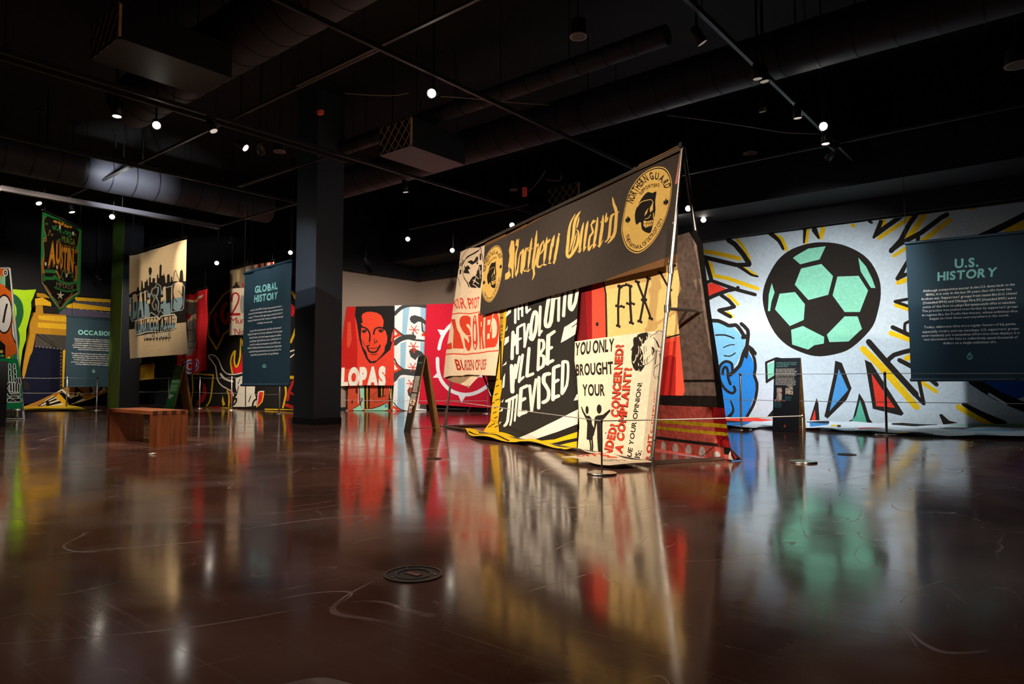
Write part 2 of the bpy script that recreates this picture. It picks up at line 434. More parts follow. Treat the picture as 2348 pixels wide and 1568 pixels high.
# ------------------------------------------------------------------ the hall
def floor_mat():
    m = mat('polished_stained_concrete', '#4A2A20', rough=.12); nt = m.node_tree; b = nt.nodes['Principled BSDF']; L = nt.links.new
    tc = nt.nodes.new('ShaderNodeTexCoord')
    def noise(sc, det=8, dist=0., scale=None):
        n = nt.nodes.new('ShaderNodeTexNoise'); n.inputs['Scale'].default_value = sc; n.inputs['Detail'].default_value = det; n.inputs['Distortion'].default_value = dist
        if scale:
            mp = nt.nodes.new('ShaderNodeMapping'); mp.inputs['Scale'].default_value = scale[0]; mp.inputs['Rotation'].default_value = (0, 0, scale[1])
            L(tc.outputs['Object'], mp.inputs[0]); L(mp.outputs[0], n.inputs['Vector'])
        else: L(tc.outputs['Object'], n.inputs['Vector'])
        return n
    def ramp(src, a, b_, ca=(0, 0, 0, 1), cb=(1, 1, 1, 1)):
        r = nt.nodes.new('ShaderNodeValToRGB'); r.color_ramp.elements[0].position = a; r.color_ramp.elements[1].position = b_
        r.color_ramp.elements[0].color = ca; r.color_ramp.elements[1].color = cb; L(src, r.inputs[0]); return r
    def math_(op, a, b_):
        k = nt.nodes.new('ShaderNodeMath'); k.operation = op; k.use_clamp = True
        for i, v in enumerate((a, b_)):
            if isinstance(v, (int, float)): k.inputs[i].default_value = v
            else: L(v, k.inputs[i])
        return k.outputs[0]
    base = ramp(noise(.9, 10, .8).outputs['Fac'], .3, .75, lin('#4C3129'), lin('#744D3F'))
    # long thin drag scratches in several directions
    sc = None
    for i, (f, wdt, lo) in enumerate(((.5, .003, .5), (.9, .0035, .48), (1.7, .006, .52), (2.6, .008, .54))):
        nz = noise(f, 1.0, .3, ((1, .4, 1), .5 + .8 * i)).outputs['Fac']
        d = nt.nodes.new('ShaderNodeMath'); d.operation = 'COMPARE'; L(nz, d.inputs[0]); d.inputs[1].default_value = .5 + .03 * (i - 1.5); d.inputs[2].default_value = wdt * .5
        br = ramp(noise(.9 + .35 * i, 5, .5).outputs['Fac'], lo, lo + .12).outputs[0]
        k = math_('MULTIPLY', d.outputs[0], br); sc = k if sc is None else math_('MAXIMUM', sc, k)
    fine = ramp(noise(2.2, 4, .4, ((.35, 26, 1), YAW)).outputs['Fac'], .6, .74).outputs[0]
    sc = math_('MAXIMUM', sc, math_('MULTIPLY', fine, .22))
    scuff = ramp(noise(.7, 12, 1.2).outputs['Fac'], .5, .8).outputs[0]
    tot = math_('ADD', math_('MULTIPLY', sc, .55), math_('MULTIPLY', scuff, .26))
    mx = nt.nodes.new('ShaderNodeMix'); mx.data_type = 'RGBA'; mx.inputs[7].default_value = lin('#A8989A')
    L(tot, mx.inputs[0]); L(base.outputs[0], mx.inputs[6]); L(mx.outputs[2], b.inputs['Base Color'])
    rr = nt.nodes.new('ShaderNodeMapRange'); rr.inputs['From Min'].default_value = .25; rr.inputs['From Max'].default_value = .8
    rr.inputs['To Min'].default_value = .085; rr.inputs['To Max'].default_value = .14
    L(noise(3.5, 6).outputs['Fac'], rr.inputs[0])
    L(math_('ADD', rr.outputs[0], math_('MULTIPLY', tot, .3)), b.inputs['Roughness'])
    bp = nt.nodes.new('ShaderNodeBump'); bp.inputs['Strength'].default_value = .05; bp.inputs['Distance'].default_value = .02
    L(noise(2.2, 3).outputs['Fac'], bp.inputs['Height']); L(bp.outputs['Normal'], b.inputs['Normal'])
    b.inputs['Specular IOR Level'].default_value = .5
    return m
structure(Acc().box((-29, -7, -.2), (8, 17, 0), floor_mat()), 'floor')
structure(Acc().box((-29, -7, 6.6), (8, 17, 6.8), mat('black_ceiling_deck', '#0C0C0D', .9, noise=.2)), 'ceiling')
TAUPE = mat('taupe_wall_paint', '#A28A78', .85, noise=.06, nscale=60)
NAVY = mat('midnight_wall_paint', '#12141C', .8, noise=.1, nscale=40)
BLK = mat('black_soffit_paint', '#15151A', .75, noise=.15, nscale=6)
structure(Acc().box((-26.4, -7, 0), (-26.1, 11, 6.6), NAVY), 'wall_left')
structure(Acc().box((-26.1, 10.8, 0), (-16.05, 11.1, 6.6), NAVY), 'wall_back')
structure(Acc().box((-16.25, 11.1, 0), (-16.0, 14.7, 3.97), TAUPE), 'wall_corner_left')
structure(Acc().box((-16.25, 14.7, 0), (6.2, 14.95, 3.97), TAUPE), 'wall_corner_right')
structure(Acc().box((6.0, -7, 0), (6.3, 14.7, 6.6), NAVY), 'wall_right')
structure(Acc().box((-26.4, -7, 0), (6.3, -6.8, 6.6), NAVY), 'wall_front')
structure(Acc().box((-16.25, 11.1, 3.97), (-15.8, 14.95, 6.6), BLK).box((-15.8, 14.45, 3.97), (6.0, 14.95, 6.6), BLK), 'trim_1')
structure(Acc().box((-15.8, 13.3, 4.35), (6.0, 14.45, 5.2), BLK), 'trim_2')
structure(Acc().box((-16.0, 11.1, 0), (-15.985, 14.7, .1), BLK).box((-15.985, 14.685, 0), (6, 14.7, .1), BLK), 'baseboard_back')
# columns
COLP = mat('slate_blue_column_paint', '#39414E', .55, noise=.1, nscale=50)
cy0 = 7.74; cx1 = -11.33; cx0 = PYp(672, 970, cy0)[0]; cy1 = PXp(780.7, 972, cx1)[1]
structure(Acc().box((cx0, cy0, .12), (cx1, cy1, 6.6), COLP).box((cx0 - .012, cy0 - .012, 0), (cx1 + .012, cy1 + .012, .12), BLK), 'column_center')
kx = G(272, 938); lx0 = PYp(246, 938, kx[1])[0]; ly1 = PXp(318, 937, kx[0])[1]
LIMEBOUNCE = mat('lime_bounce_column_colour', '#55752A', .6, noise=.1, nscale=50)  # green bounce light from the lime cloth, put into this face's colour
a_ = Acc().box((lx0, kx[1], 0), (kx[0], ly1, 6.6), NAVY)
a_.box((lx0 + .001, kx[1] - .008, .02), (kx[0] - .001, kx[1], 6.5), LIMEBOUNCE)
structure(a_, 'column_left')

# ------------------------------------------------------------------ ceiling services
TRX = []
def rail(name, lab, cat, p, q, z, kind, grp, r=(.022, .03), m=BLACKM, ext=(0, 0)):
    a, b = G(*p, z), G(*q, z); ac = Acc()
    if kind == 'Y':
        x = (a[0] + b[0]) / 2; TRX.append(x); lo, hi = (x - r[0], a[1] - ext[0], z - r[1]), (x + r[0], b[1] + ext[1], z + r[1])
    else:
        y = (a[1] + b[1]) / 2; lo, hi = (a[0] - ext[0], y - r[0], z - r[1]), (b[0] + ext[1], y + r[0], z + r[1])
    t = thing(name, lab, cat, tuple((np.array(lo) + np.array(hi)) / 2), grp)
    ac.box(lo, hi, m); ac.build('channel', t)
    n = 3 if kind == 'Y' else 4
    for i in range(n):
        f = (i + .5) / n; c = np.array(lo) + (np.array(hi) - np.array(lo)) * (f if kind == 'Y' else f)
        c = (x, lo[1] + (hi[1] - lo[1]) * f, z) if kind == 'Y' else (lo[0] + (hi[0] - lo[0]) * f, y, z)
        Acc().tube([c, (c[0], c[1], 6.6)], .006, BLACKM, 6).build('hanger_rod', t)
    return t
TZ = 4.8
TL = 'black lighting track overhead, '
rail('lighting_track', TL + 'above the right end of the pipe frame and the ball mural', 'lighting track', (1630, 42), (2024, 436), TZ, 'Y', 'lighting tracks', ext=(2, .3))
rail('lighting_track', TL + 'carrying the cool bright lamp, ending behind the dark lettered banner', 'lighting track', (863, 99), (1446, 387), TZ, 'Y', 'lighting tracks', ext=(2.5, 1))
rail('lighting_track', TL + 'passing below the mesh fronted unit beside the centre column', 'lighting track', (734, 327), (1211, 494), TZ, 'Y', 'lighting tracks', ext=(5, .5))
rail('lighting_track', TL + 'over the wooden bench, carrying the white downlight', 'lighting track', (0, 136), (800, 368), TZ, 'Y', 'lighting tracks', ext=(1, 0))
rail('lighting_track', TL + 'running beneath the lit round duct at upper left', 'lighting track', (0, 303), (675, 467), TZ, 'Y', 'lighting tracks', ext=(1, 0))
GREYM = mat('grey_galvanised_channel', '#77737A', rough=.5, metal=.6)
rail('light_rail', 'pale grey metal rail lit from below, above the pointed green banner', 'rail', (0, 432), (504, 520), 4.5, 'Y', None, r=(.05, .05), m=GREYM)
SL = 'slim perforated steel strut overhead, '
DKST = mat('dark_perforated_strut', '#4A4744', rough=.5, metal=.5)
for p, q, z, lab in (((160, 456), (800, 133), 4.9, 'crossing in front of the lit duct'), ((700, 186), (1088, 0), 4.9, 'nearest the cool bright lamp, rising to the top edge'),
                     ((504, 518), (675, 467), 4.7, 'meeting the pale grey rail above the tan skyline banner'), ((545, 429), (715, 371), 4.9, 'left of the centre column top'),
                     ((945, 521), (1167, 480), 4.7, 'above the taupe corner walls'), ((1580, 394), (2348, 245), 4.9, 'crossing from the pipe frame top to the right'),
                     ((1630, 493), (2016, 436), 4.75, 'just above the top edge of the ball mural')):
    rail('ceiling_strut', SL + lab, 'strut', p, q, z, 'X', 'ceiling struts', r=(.02, .02), m=DKST, ext=(.2, .6))
def duct(lab, p, q, z, r, kind, seam=True, ext=(0, 0)):
    a, b = G(*p, z), G(*q, z)
    if kind == 'X': y = (a[1] + b[1]) / 2; A_, B_ = np.array([a[0] - ext[0], y, z + r]), np.array([b[0] + ext[1], y, z + r])
    else: x = (a[0] + b[0]) / 2; A_, B_ = np.array([x, a[1] - ext[0], z + r]), np.array([x, b[1] + ext[1], z + r])
    t = thing('air_duct', lab, 'duct', tuple((A_ + B_) / 2), 'air ducts')
    n = int(np.linalg.norm(B_ - A_) / .45); s = Acc().tube([A_, B_], r, DUCTM, 28)
    for i in range(1, n):
        c = A_ + (B_ - A_) * i / n; d = (B_ - A_) / np.linalg.norm(B_ - A_) * .012
        s.tube([c - d, c + d], r + .008, BLACKM, 28)
    s.build('duct_body', t)
    for f in (.2, .5, .8):
        c = A_ + (B_ - A_) * f; Acc().tube([c + (0, 0, r), (c[0], c[1], 6.6)], .01, BLACKM, 6).build('hanger_rod', t)
duct('long black round duct crossing above the pipe frame towards the right', (789, 446), (2348, 34), 5.0, .32, 'X', ext=(.4, 1))
duct('large black round duct leaving the picture at upper left', (300, 300), (760, 20), 5.3, .42, 'X', ext=(-.2, 1.5))
duct('black round duct with a pool of white light on its side, upper left', (0, 398), (385, 462), 4.75, .36, 'Y', ext=(.5, 2.5))
duct('black round duct running along above the ball mural', (1614, 465), (2348, 336), 4.85, .22, 'X', ext=(1, 1))
duct('thin black round duct between the tracks behind the cool bright lamp', (1020, 262), (1500, 130), 5.4, .14, 'X', ext=(4, .3))
# boxed air units with diamond mesh fronts
MESHM = mat('bare_mesh_wire', '#D8B080', rough=.6, metal=.1)
def unit(lab, xl, xr, yb, yt, z, depth):
    p, q = G(xl, yb, z), None
    Y = p[1]; x0 = p[0]; x1 = PYp(xr, yb, Y)[0]; zt = PYp(xl, yt, Y)[2]
    t = thing('air_handler', lab, 'air unit', ((x0 + x1) / 2, Y + depth / 2, z), 'boxed air units')
    Acc().box((x0, Y + .02, z), (x1, Y + depth, zt), BLACKM).build('housing', t)
    f = Acc(); e = .02
    for lo, hi in (((x0, Y - .01, z), (x1, Y + .02, z + e)), ((x0, Y - .01, zt - e), (x1, Y + .02, zt)), ((x0, Y - .01, z), (x0 + e, Y + .02, zt)), ((x1 - e * 1.6, Y - .012, z), (x1, Y + .02, zt))): f.box(lo, hi, MESHM if lo[0] > x0 + .1 else BLACKM)
    f.build('grille_frame', t)
    g = Acc(); W, H = x1 - x0, zt - z; st = W / 4.5
    for sg in (1, -1):
        k = -H
        while k < W + H:
            # wires at 50 degrees, clipped to the opening
            pts = []
            for s in np.linspace(0, 1, 41):
                zz = z + H * s; xx = (x0 + k + H * s * .85) if sg > 0 else (x1 - k - H * s * .85)
                if x0 <= xx <= x1: pts.append((xx, Y - .004, zz))
            if len(pts) > 1: g.tube([pts[0], pts[-1]], .009, MESHM, 5)
            k += st
    g.build('mesh_grille', t)
    for xx in (x0 + .1, x1 - .1):
        for yy in (Y + .2, Y + depth - .1): Acc().tube([(xx, yy, zt), (xx, yy, 6.6)], .01, BLACKM, 6).build('hanger_rod', t)
unit('black boxed air unit with diamond mesh front, right of the centre column', 870, 943, 358, 293, 4.75, 1.3)
unit('black boxed air unit with diamond mesh front, at top left', 208, 272, 138, 62, 4.9, 1.4)
unit('black boxed air unit with mesh front, half hidden by the dark lettered banner', 1256, 1328, 486, 432, 4.75, 1.2)

# ------------------------------------------------------------------ lamps on the tracks
def glow(s): return mat('lamp_glow_%g' % s, '#FFF4E2', emit=s)
def lamp(px, aim, strength, lab, z=4.55, r=.06, track=TZ):
    p = G(px[0], px[1], z); d = np.array(aim, float) - p; d /= np.linalg.norm(d)
    t = thing('track_spotlight', lab, 'spotlight', tuple(p), 'track spotlights')
    back = p - d * .2
    h = Acc(); h.tube([back, back + d * .03, p - d * .005, p - d * .005], [r * .55, r * .9, r, r], BLACKM, 18)
    h.build('lamp_housing', t)
    k = .018 if np.hypot(d[0], d[1]) > .15 else .018
    Acc().tube([p - d * .004, p + d * .006], [r * .88, r * .88], glow(strength), 20).build('lens', t)
    Acc().tube([p - d * .012, p + d * .01], [r * 1.06, r * 1.06], BLACKM, 20, caps=False).build('rim', t)
    y = Acc(); c = p - d * .12; track = TZ if min([9] + [abs(c[0] - x) for x in TRX]) < .05 else 6.6; y.tube([c, (c[0], c[1], c[2] + .08), (c[0], c[1], track)], .014, BLACKM, 8)
    y.obox((c[0], c[1], track - .05), (.02, 0, 0), (0, .06, 0), (0, 0, .03), BLACKM); y.build('yoke', t)
    return t
CAMP = (0, 0, 1.2)
def near(px, z=4.55): return G(px[0], px[1], z)
def down(px, dx=0, dy=0): p = near(px); return (p[0] + dx, p[1] + dy, 0)
for px, aim, s, lab in (
    ((268, 266), down((268, 266), .3, 0), 6, 'round white downlight on the track above the pointed green banner'),
    ((359, 287), (-4, 2, 0), 14, 'bright round spotlight just right of the white downlight'),
    ((563, 339), down((563, 339), 5, 3), 5, 'tilted black spotlight seen side on, left of the tilted pair above the bench'),
    ((600, 352), down((600, 352), -2.5, 3), 1.2, 'tilted black spotlight turned away, next to the pale ceiling speaker'),
    ((990, 214), (-2, -1, 0), 30, 'single cool bright spotlight high in the middle of the ceiling'),
    ((1888, 289), (-.6, 2, 0), 30, 'brightest round spotlight on the right hand track'),
    ((1893, 329), down((1893, 329), .1, 0), 5, 'spotlight pointing straight down, below the brightest one on the right hand track'),
    ((1918, 341), down((1918, 341), 4, 3), 7, 'spotlight tilted right at the lower end of the right hand track'),
    ((1896, 366), down((1896, 366), -4, 1), 8, 'lowest spotlight of the right hand track, tilted left towards the ball'),
    ((1737, 180), down((1737, 180), 0, .3), .2, 'unlit black spotlight where the right hand track crosses the long duct'),
    ((1753, 186), down((1753, 186), .4, .3), .2, 'unlit black spotlight second along where the right hand track crosses the duct'),
    ((1829, 270), down((1829, 270), 0, .3), .3, 'unlit black spotlight pointing down just left of the brightest right hand one'),
    ((1610, 98), down((1610, 98), 2, 2), .15, 'large unlit black spotlight near the top edge, left of the right hand track'),
    ((2013, 441), down((2013, 441), .2, .2), .3, 'unlit black spotlight at the far end of the right hand track'),
    ((1578, 478), (-.2, 0, .9), 200, 'starry glaring spotlight beside the top of the pipe frame'),
    ((1613, 504), (-.5, 1, 0), 22, 'small round spotlight right of the starry glaring one'),
    ((1174, 516), (-5.5, 4, 0), 18, 'spotlight at the far left end of the dark lettered banner'),
    ((935, 548), (-8, 5, 0), 10, 'spotlight hanging above the taupe wall between column and pipe frame'),
    ((1037, 574), (-5, 2, 0), 20, 'round spotlight above the taupe wall next to the pipe frame'),
    ((845, 603), down((845, 603), 2, 3), 2, 'dim spotlight above the taupe wall right of the centre column'),
    ((1000, 628), down((1000, 628), 4, 2), 6, 'tilted spotlight in front of the taupe wall corner'),
    ((497, 603), (-9, 2, 0), 18, 'round spotlight between the tan skyline banner and the blue panel'),
    ((257, 497), (-10, 1.5, 0), 20, 'round spotlight on the pale grey rail right of the pointed green banner'),
    ((14, 539), down((14, 539)), 6, 'downlight at the left edge, left of the pointed green banner'),
    ((528, 556), down((528, 556)), 5, 'downlight high above the gap between skyline banner and blue panel'),
    ((229, 640), down((229, 640), 4, 2), 4, 'small tilted spotlight behind the pointed green banner, left of the dark column'),
    ((570, 610), down((570, 610), .4, 0), 5, 'spotlight hanging at the top corner of the blue teal panel'),
    ((666, 579), (-9, 2, 0), 6, 'small round spotlight against the left side of the centre column'),
    ((165, 486), down((165, 486), 1, 1), 5, 'small spotlight above the top edge of the pointed green banner'),
    ((89, 466), down((89, 466), 3, 1), 3, 'spotlight under the pale grey rail, above the banner top left corner'),
    ((930, 440), down((930, 440), .3, .5), .4, 'unlit spotlight with small glints below the track beside the centre column'),
    ((490, 300), down((490, 300), 2, 1), .5, 'unlit spotlight on the bench track between the lit ones'),
): lamp(px, aim, s, lab, z=4.55 if px[1] < 470 or px[0] < 600 and px[1] < 500 else (4.3 if px[1] < 560 else 4.1), track=TZ)
def speaker(px, r, z, lab, hexc='#A08C82'):
    p = G(*px, z); t = thing('ceiling_speaker', lab, 'speaker', tuple(p), 'ceiling speakers')
    Acc().tube([p, p + (0, 0, .2)], r * .92, BLACKM, 24).build('can', t)
    Acc().tube([p - (0, 0, .012), p + (0, 0, .004)], [r, r], mat('pale_speaker_ring_' + hexc, hexc, .6, emit=0), 28).build('bezel', t)
    Acc().tube([p - (0, 0, .016), p - (0, 0, .006)], r * .8, mat('speaker_grille_metal', '#5A4A42', .6), 24).build('grille', t)
    Acc().tube([p + (0, 0, .2), (p[0], p[1], 6.6)], .01, BLACKM, 6).build('hanger_rod', t)
speaker((1326, 83), .11, 5.2, 'round pale ceiling speaker near the top edge, above the pipe frame')
speaker((641, 347), .1, 4.75, 'round ribbed ceiling speaker left of the centre column')
speaker((1178, 435), .09, 5.0, 'small round ceiling speaker above the left end of the lettered banner')
speaker((1720, 351), .13, 5.3, 'round ceiling speaker right of the pipe frame top')
speaker((2335, 148), .16, 5.0, 'round ceiling speaker cut by the right edge')
speaker((2317, 397), .1, 4.7, 'round white ceiling camera pod near the right edge')
def cable(lab, px, z, sag=0, r=.007, h='#8A7468'):
    p = [G(*q, z) for q in px]; tag(Acc().tube(smooth3(p), r, mat('pale_cable_' + h, h, .6), 6).build('drooping_wire'), lab, 'cable', 'ceiling cables')
def smooth3(P_):
    x = smooth([tuple(p) for p in P_], 5); return [np.array(p) for p in x]
cable('thin pale cable drooping right of the cool bright lamp', [(1010, 221), (1085, 226), (1150, 233), (1260, 241)], 5.0)
cable('thin pale cable drooping left of the cool bright lamp', [(790, 214), (850, 218), (900, 219), (937, 213)], 5.0)
cable('thin cable hanging between duct and the brightest right hand lamp', [(1530, 264), (1620, 276), (1725, 292), (1800, 304), (1878, 307)], 4.9)
cable('kinked pale cable end above the lettered banner', [(1250, 411), (1270, 414), (1284, 413), (1288, 400)], 5.0)
cable('short slanting cable above the lettered banner', [(1251, 392), (1232, 419), (1212, 440)], 5.0)
for px, lab in (((1748, 252), 'small pale junction plate hanging above the pipe frame end'), ((2032, 413), 'small upright junction plate near the end of the right hand track'), ((1203, 440), 'narrow upright metal plate above the lettered banner'), ((735, 258), 'small red lit sensor on the ceiling left of the cool bright lamp')):
    p = G(*px, 4.95); hh = '#8E2A22' if 'red' in lab else '#7A5F4C'
    t = thing('junction_plate' if 'plate' in lab else 'ceiling_sensor', lab, 'fixture', tuple(p), None)
    up = .1 if 'upright' in lab else .03
    Acc().box(tuple(p - (.045, .03, up)), tuple(p + (.045, .03, up)), mat('fixture_' + hh, hh, .5, emit=.25 if 'red' in lab else 0)).build('plate', t)
    Acc().tube([p + (0, 0, up), (p[0], p[1], 6.6)], .008, BLACKM, 6).build('hanger_rod', t)
# ------------------------------------------------------------------ painted wall cloth with the ball
BK = '#26211D'; YL = '#EFC018'; RD = '#E03A2A'
zM = Z(1580, 450, 2.4885); zA = Z(1600, 480, 5.6); zB = Z(1600, 720, 5.408); zU = Z(1980, 450, 2.5706); zW = Z(1990, 460, 6.5335)
PM = Plane((-1, 14.62, 0), (1, 0, 0), (0, 0, 1))
def low(x, pl_y, z=.02):  # photo point of the foot of a wall plane at a given column
    lo, hi = 900, 1200
    for _ in range(40):
        m = (lo + hi) / 2
        if PYp(x, m, pl_y)[2] > z: lo = m
        else: hi = m
    return (x, lo)
S = lambda pts, w, z=zA, c=BK, sm=2, tp=None: stroke(c, pts, w, z, sm, tp)
LB, DB, MT = '#7FBBDD', '#2A80CC', '#86D0B2'
mural = [
    S([(30, 535), (250, 565), (540, 635)], 55, c=YL), S([(510, 390), (590, 490), (670, 650)], 42, c=YL), S([(165, 690), (205, 850)], 45, c=YL),
    S([(205, 850), (400, 890), (770, 1020)], 50, c=YL, sm=0), S([(390, 1100), (460, 1160), (515, 1220)], 40, c=YL), S([(600, 750), (680, 800), (760, 850)], 30, c=YL),
    S([(380, 1320), (450, 1380)], 35, c=YL), S([(985, 335), (1080, 380), (1140, 520)], 45, c=YL), S([(1395, 300), (1385, 430)], 40, c=YL), S([(78, 905), (110, 890)], 34, c=YL),
    S([(990, 870), (1080, 960), (1294, 1200)], 34, zM, YL), S([(1240, 925), (1290, 905)], 30, zM, YL), S([(1150, 780), (1270, 822)], 28, zM, YL),
    S([(1180, 620), (1270, 650)], 24, zM, YL), S([(1190, 493), (1260, 468)], 24, zM, YL), S([(675, 195), (668, 260)], 22, zM, YL), S([(765, 185), (750, 235)], 28, zM, YL), S([(930, 165), (940, 168)], 20, zM, YL),
    S([(690, 230), (640, 250), (170, 560)], 60, zW, YL), S([(250, 300), (230, 370)], 60, zW, YL), S([(850, 215), (760, 350), (600, 550)], 85, zW, YL), S([(1230, 290), (1050, 430), (830, 590)], 70, zW, YL),
    S([(580, 705), (390, 830)], 52, zW, YL), S([(620, 1175), (460, 1240)], 52, zW, YL), S([(2420, 330), (2100, 450)], 120, zW, YL), S([(1540, 130), (1620, 110)], 40, zW, YL),
    S([(350, 1100), (430, 1152)], 24, zU, YL), S([(0, 895), (140, 1030), (320, 1245)], 28, zU, YL), S([(560, 1240), (680, 1310), (810, 1358)], 32, zU, YL),
    poly(RD, [(60, 985), (195, 942), (380, 1025), (110, 1140), (60, 1150)], zA),
    poly(LB, [(60, 100), (155, 110), (260, 112), (370, 158), (420, 150), (480, 200), (590, 320), (580, 400), (500, 580), (430, 700), (250, 760), (60, 760)], zB),
    poly(DB, [(60, 740), (250, 740), (262, 700), (300, 620), (360, 590), (420, 620), (432, 700), (520, 640), (560, 540), (612, 440), (680, 560), (700, 640), (690, 760), (725, 850), (710, 1000), (660, 1140), (595, 1282), (60, 1290)], zB),
    S([(395, 395), (480, 450), (585, 575), (665, 700)], 64, sm=0), S([(665, 712), (500, 715), (200, 642), (-20, 590)], 56, sm=0), S([(500, 710), (620, 790), (690, 840), (772, 862)], 40, tp=(1.2, .6)), S([(97, 620), (175, 900)], 52, sm=0),
    S([(60, 965), (180, 915), (300, 960), (500, 1030), (738, 1095)], 46, sm=0), S([(510, 1000), (522, 1005)], 38, sm=0), S([(70, 1180), (220, 1105), (390, 1040), (470, 1025)], 50, sm=0),
    S([(300, 1100), (400, 1170), (470, 1250), (380, 1275), (275, 1296), (350, 1340), (420, 1378)], 48, sm=0), S([(935, 310), (1040, 400), (1098, 510)], 50, tp=(1.2, .7)), S([(1372, 280), (1360, 430)], 36, tp=(1.2, .6)),
    S([(660, 190), (656, 262)], 16, zM, tp=(1.3, .7)), S([(715, 190), (740, 238)], 24, zM, tp=(1.4, .6)),
    poly(BK, [(765, 262), (870, 275), (970, 318), (1040, 380), (1085, 470), (1095, 560), (1080, 650), (1050, 740), (980, 820), (900, 880), (800, 908), (720, 912), (640, 890), (560, 850), (490, 780), (440, 680), (420, 590), (430, 510), (470, 420), (520, 350), (590, 300), (680, 270)], zM, 3),
]
for p in ([(612, 338), (680, 298), (780, 285), (745, 360), (635, 388), (593, 352)], [(640, 412), (755, 386), (822, 455), (795, 562), (682, 592), (604, 505)], [(847, 458), (968, 454), (1022, 538), (975, 660), (888, 660), (820, 566)],
          [(966, 350), (1010, 400), (1045, 470), (1064, 523), (1038, 522), (980, 430)], [(516, 556), (605, 546), (662, 616), (655, 705), (575, 740), (490, 645)], [(472, 495), (488, 548), (470, 600), (462, 655), (450, 655), (455, 560)],
          [(582, 762), (650, 740), (772, 802), (770, 840), (715, 850), (680, 875), (588, 845)], [(787, 790), (888, 685), (962, 685), (987, 756), (910, 828), (802, 832)]): mural.append(poly(MT, p, zM))
mural += [
    S([(20, 82), (260, 85), (385, 145), (470, 135), (530, 200), (585, 290)], 48, zB), S([(540, 120), (620, 200), (622, 300), (605, 420)], 46, zB), S([(560, 290), (620, 270)], 50, zB, sm=0),
    S([(610, 400), (560, 510), (520, 640), (400, 755)], 48, zB), poly(BK, [(620, 370), (690, 420), (735, 480), (725, 520), (680, 480), (700, 560), (640, 470)], zB), poly(BK, [(560, 440), (640, 420), (615, 560), (560, 520)], zB),
    S([(660, 450), (705, 560), (716, 680), (702, 760), (738, 860), (728, 1000), (690, 1130), (610, 1272)], 38, zB),
    S([(432, 700), (425, 620), (380, 590), (330, 592), (280, 640), (262, 720), (280, 830), (330, 920), (390, 970), (440, 980), (465, 945), (450, 900)], 34, zB), S([(310, 745), (318, 680), (350, 655), (372, 700), (378, 790), (405, 870)], 34, zB),
    S([(225, 262), (340, 260), (448, 300)], 20, zB), S([(320, 414), (400, 382), (455, 380)], 13, zB), S([(330, 515), (400, 522), (465, 482)], 16, zB), S([(408, 1080), (440, 1170), (425, 1230), (370, 1285)], 38, zB, tp=(.5, 1.2)),
    poly(MT, [(870, 630), (975, 580), (975, 740), (862, 815)], zB), S([(858, 845), (850, 600), (975, 548), (1040, 560)], 28, zB, sm=0), S([(860, 835), (975, 765)], 34, zB), poly(BK, [(850, 1282), (930, 1190), (1040, 1190), (1040, 1275)], zB),
    poly(BK, [(728, 1150), (738, 1180), (745, 1282), (686, 1287)], zM), poly(RD, [(718, 1215), (724, 1282), (696, 1284)], zM),
    poly(BK, [(835, 938), (872, 950), (928, 1095), (900, 1160), (790, 1268), (772, 1255), (790, 1180), (826, 1020)], zM), poly('#4F97D4', [(855, 985), (908, 1105), (802, 1225)], zM),
    poly(BK, [(970, 1122), (1000, 1170), (1030, 1270), (1058, 1306), (885, 1296), (935, 1270), (958, 1180)], zM), poly('#5DB59A', [(975, 1160), (1018, 1302), (915, 1298), (952, 1250)], zM),
    poly(BK, [(1002, 932), (1040, 950), (1226, 1240), (1212, 1252), (1048, 1212), (1030, 1100)], zM), poly(RD, [(1040, 1010), (1175, 1206), (1068, 1197)], zM),
    S([(1025, 830), (1130, 950), (1294, 1130)], 34, zM), S([(1130, 945), (1170, 905), (1270, 878)], 27, zM), S([(1200, 935), (1300, 985)], 26, zM),
    poly(BK, [(175, 285), (235, 300), (198, 405), (400, 260), (545, 245), (90, 575), (66, 552)], zW), S([(730, 200), (620, 350), (490, 600), (350, 755)], 74, zW, sm=0), S([(1190, 210), (1100, 255), (800, 480), (480, 650), (350, 745)], 72, zW, sm=0), S([(755, 540), (740, 640)], 62, zW),
    poly(BK, [(600, 850), (605, 940), (545, 1082), (605, 1072), (610, 1120), (440, 1202), (408, 1170)], zW), S([(2440, 175), (2100, 350), (1660, 560)], 100, zW, sm=0), S([(20, 310), (60, 330)], 40, zW, sm=0),
    S([(285, 602), (185, 620), (275, 652)], 18, zU, sm=0), S([(172, 772), (280, 822)], 26, zU, sm=0), S([(245, 800), (245, 750), (285, 735)], 18, zU), S([(210, 965), (330, 1030), (432, 1110)], 25, zU, sm=0), S([(325, 1080), (355, 1222), (285, 1150)], 22, zU, sm=0),
    poly('#1650A8', [(690, 1090), (1010, 1080), (1010, 1160), (885, 1202)], zU), S([(640, 1080), (800, 1180), (1000, 1262)], 58, zU), S([(590, 1225), (700, 1285), (825, 1342)], 38, zU, tp=(.6, 1.2)), poly(BK, [(445, 1285), (462, 1283), (505, 1322), (560, 1335), (470, 1345)], zU), S([(740, 1165), (840, 1225)], 14, zU, '#DDE6EC'),
    poly(MT, [(480, 1345), (1000, 1340), (1000, 1362), (560, 1350)], zU),
]
fo = folds(.02, 1.5, 3, .9); f2 = folds(.008, 6, 5, 2.)
dm = lambda u, v: abs(fo(u, v)) * 1. + f2(u, v) * .7
mu = Acc()
paint(mu, PM, [(1545, 564), (1611, 555), (1765, 536), (1840, 526), (2030, 502), (2200, 481), (2348, 463), (2460, 449), low(2460, 14.62), low(2000, 14.62), low(1545, 14.62)], '#C4D2DA', mural, dm, .22)
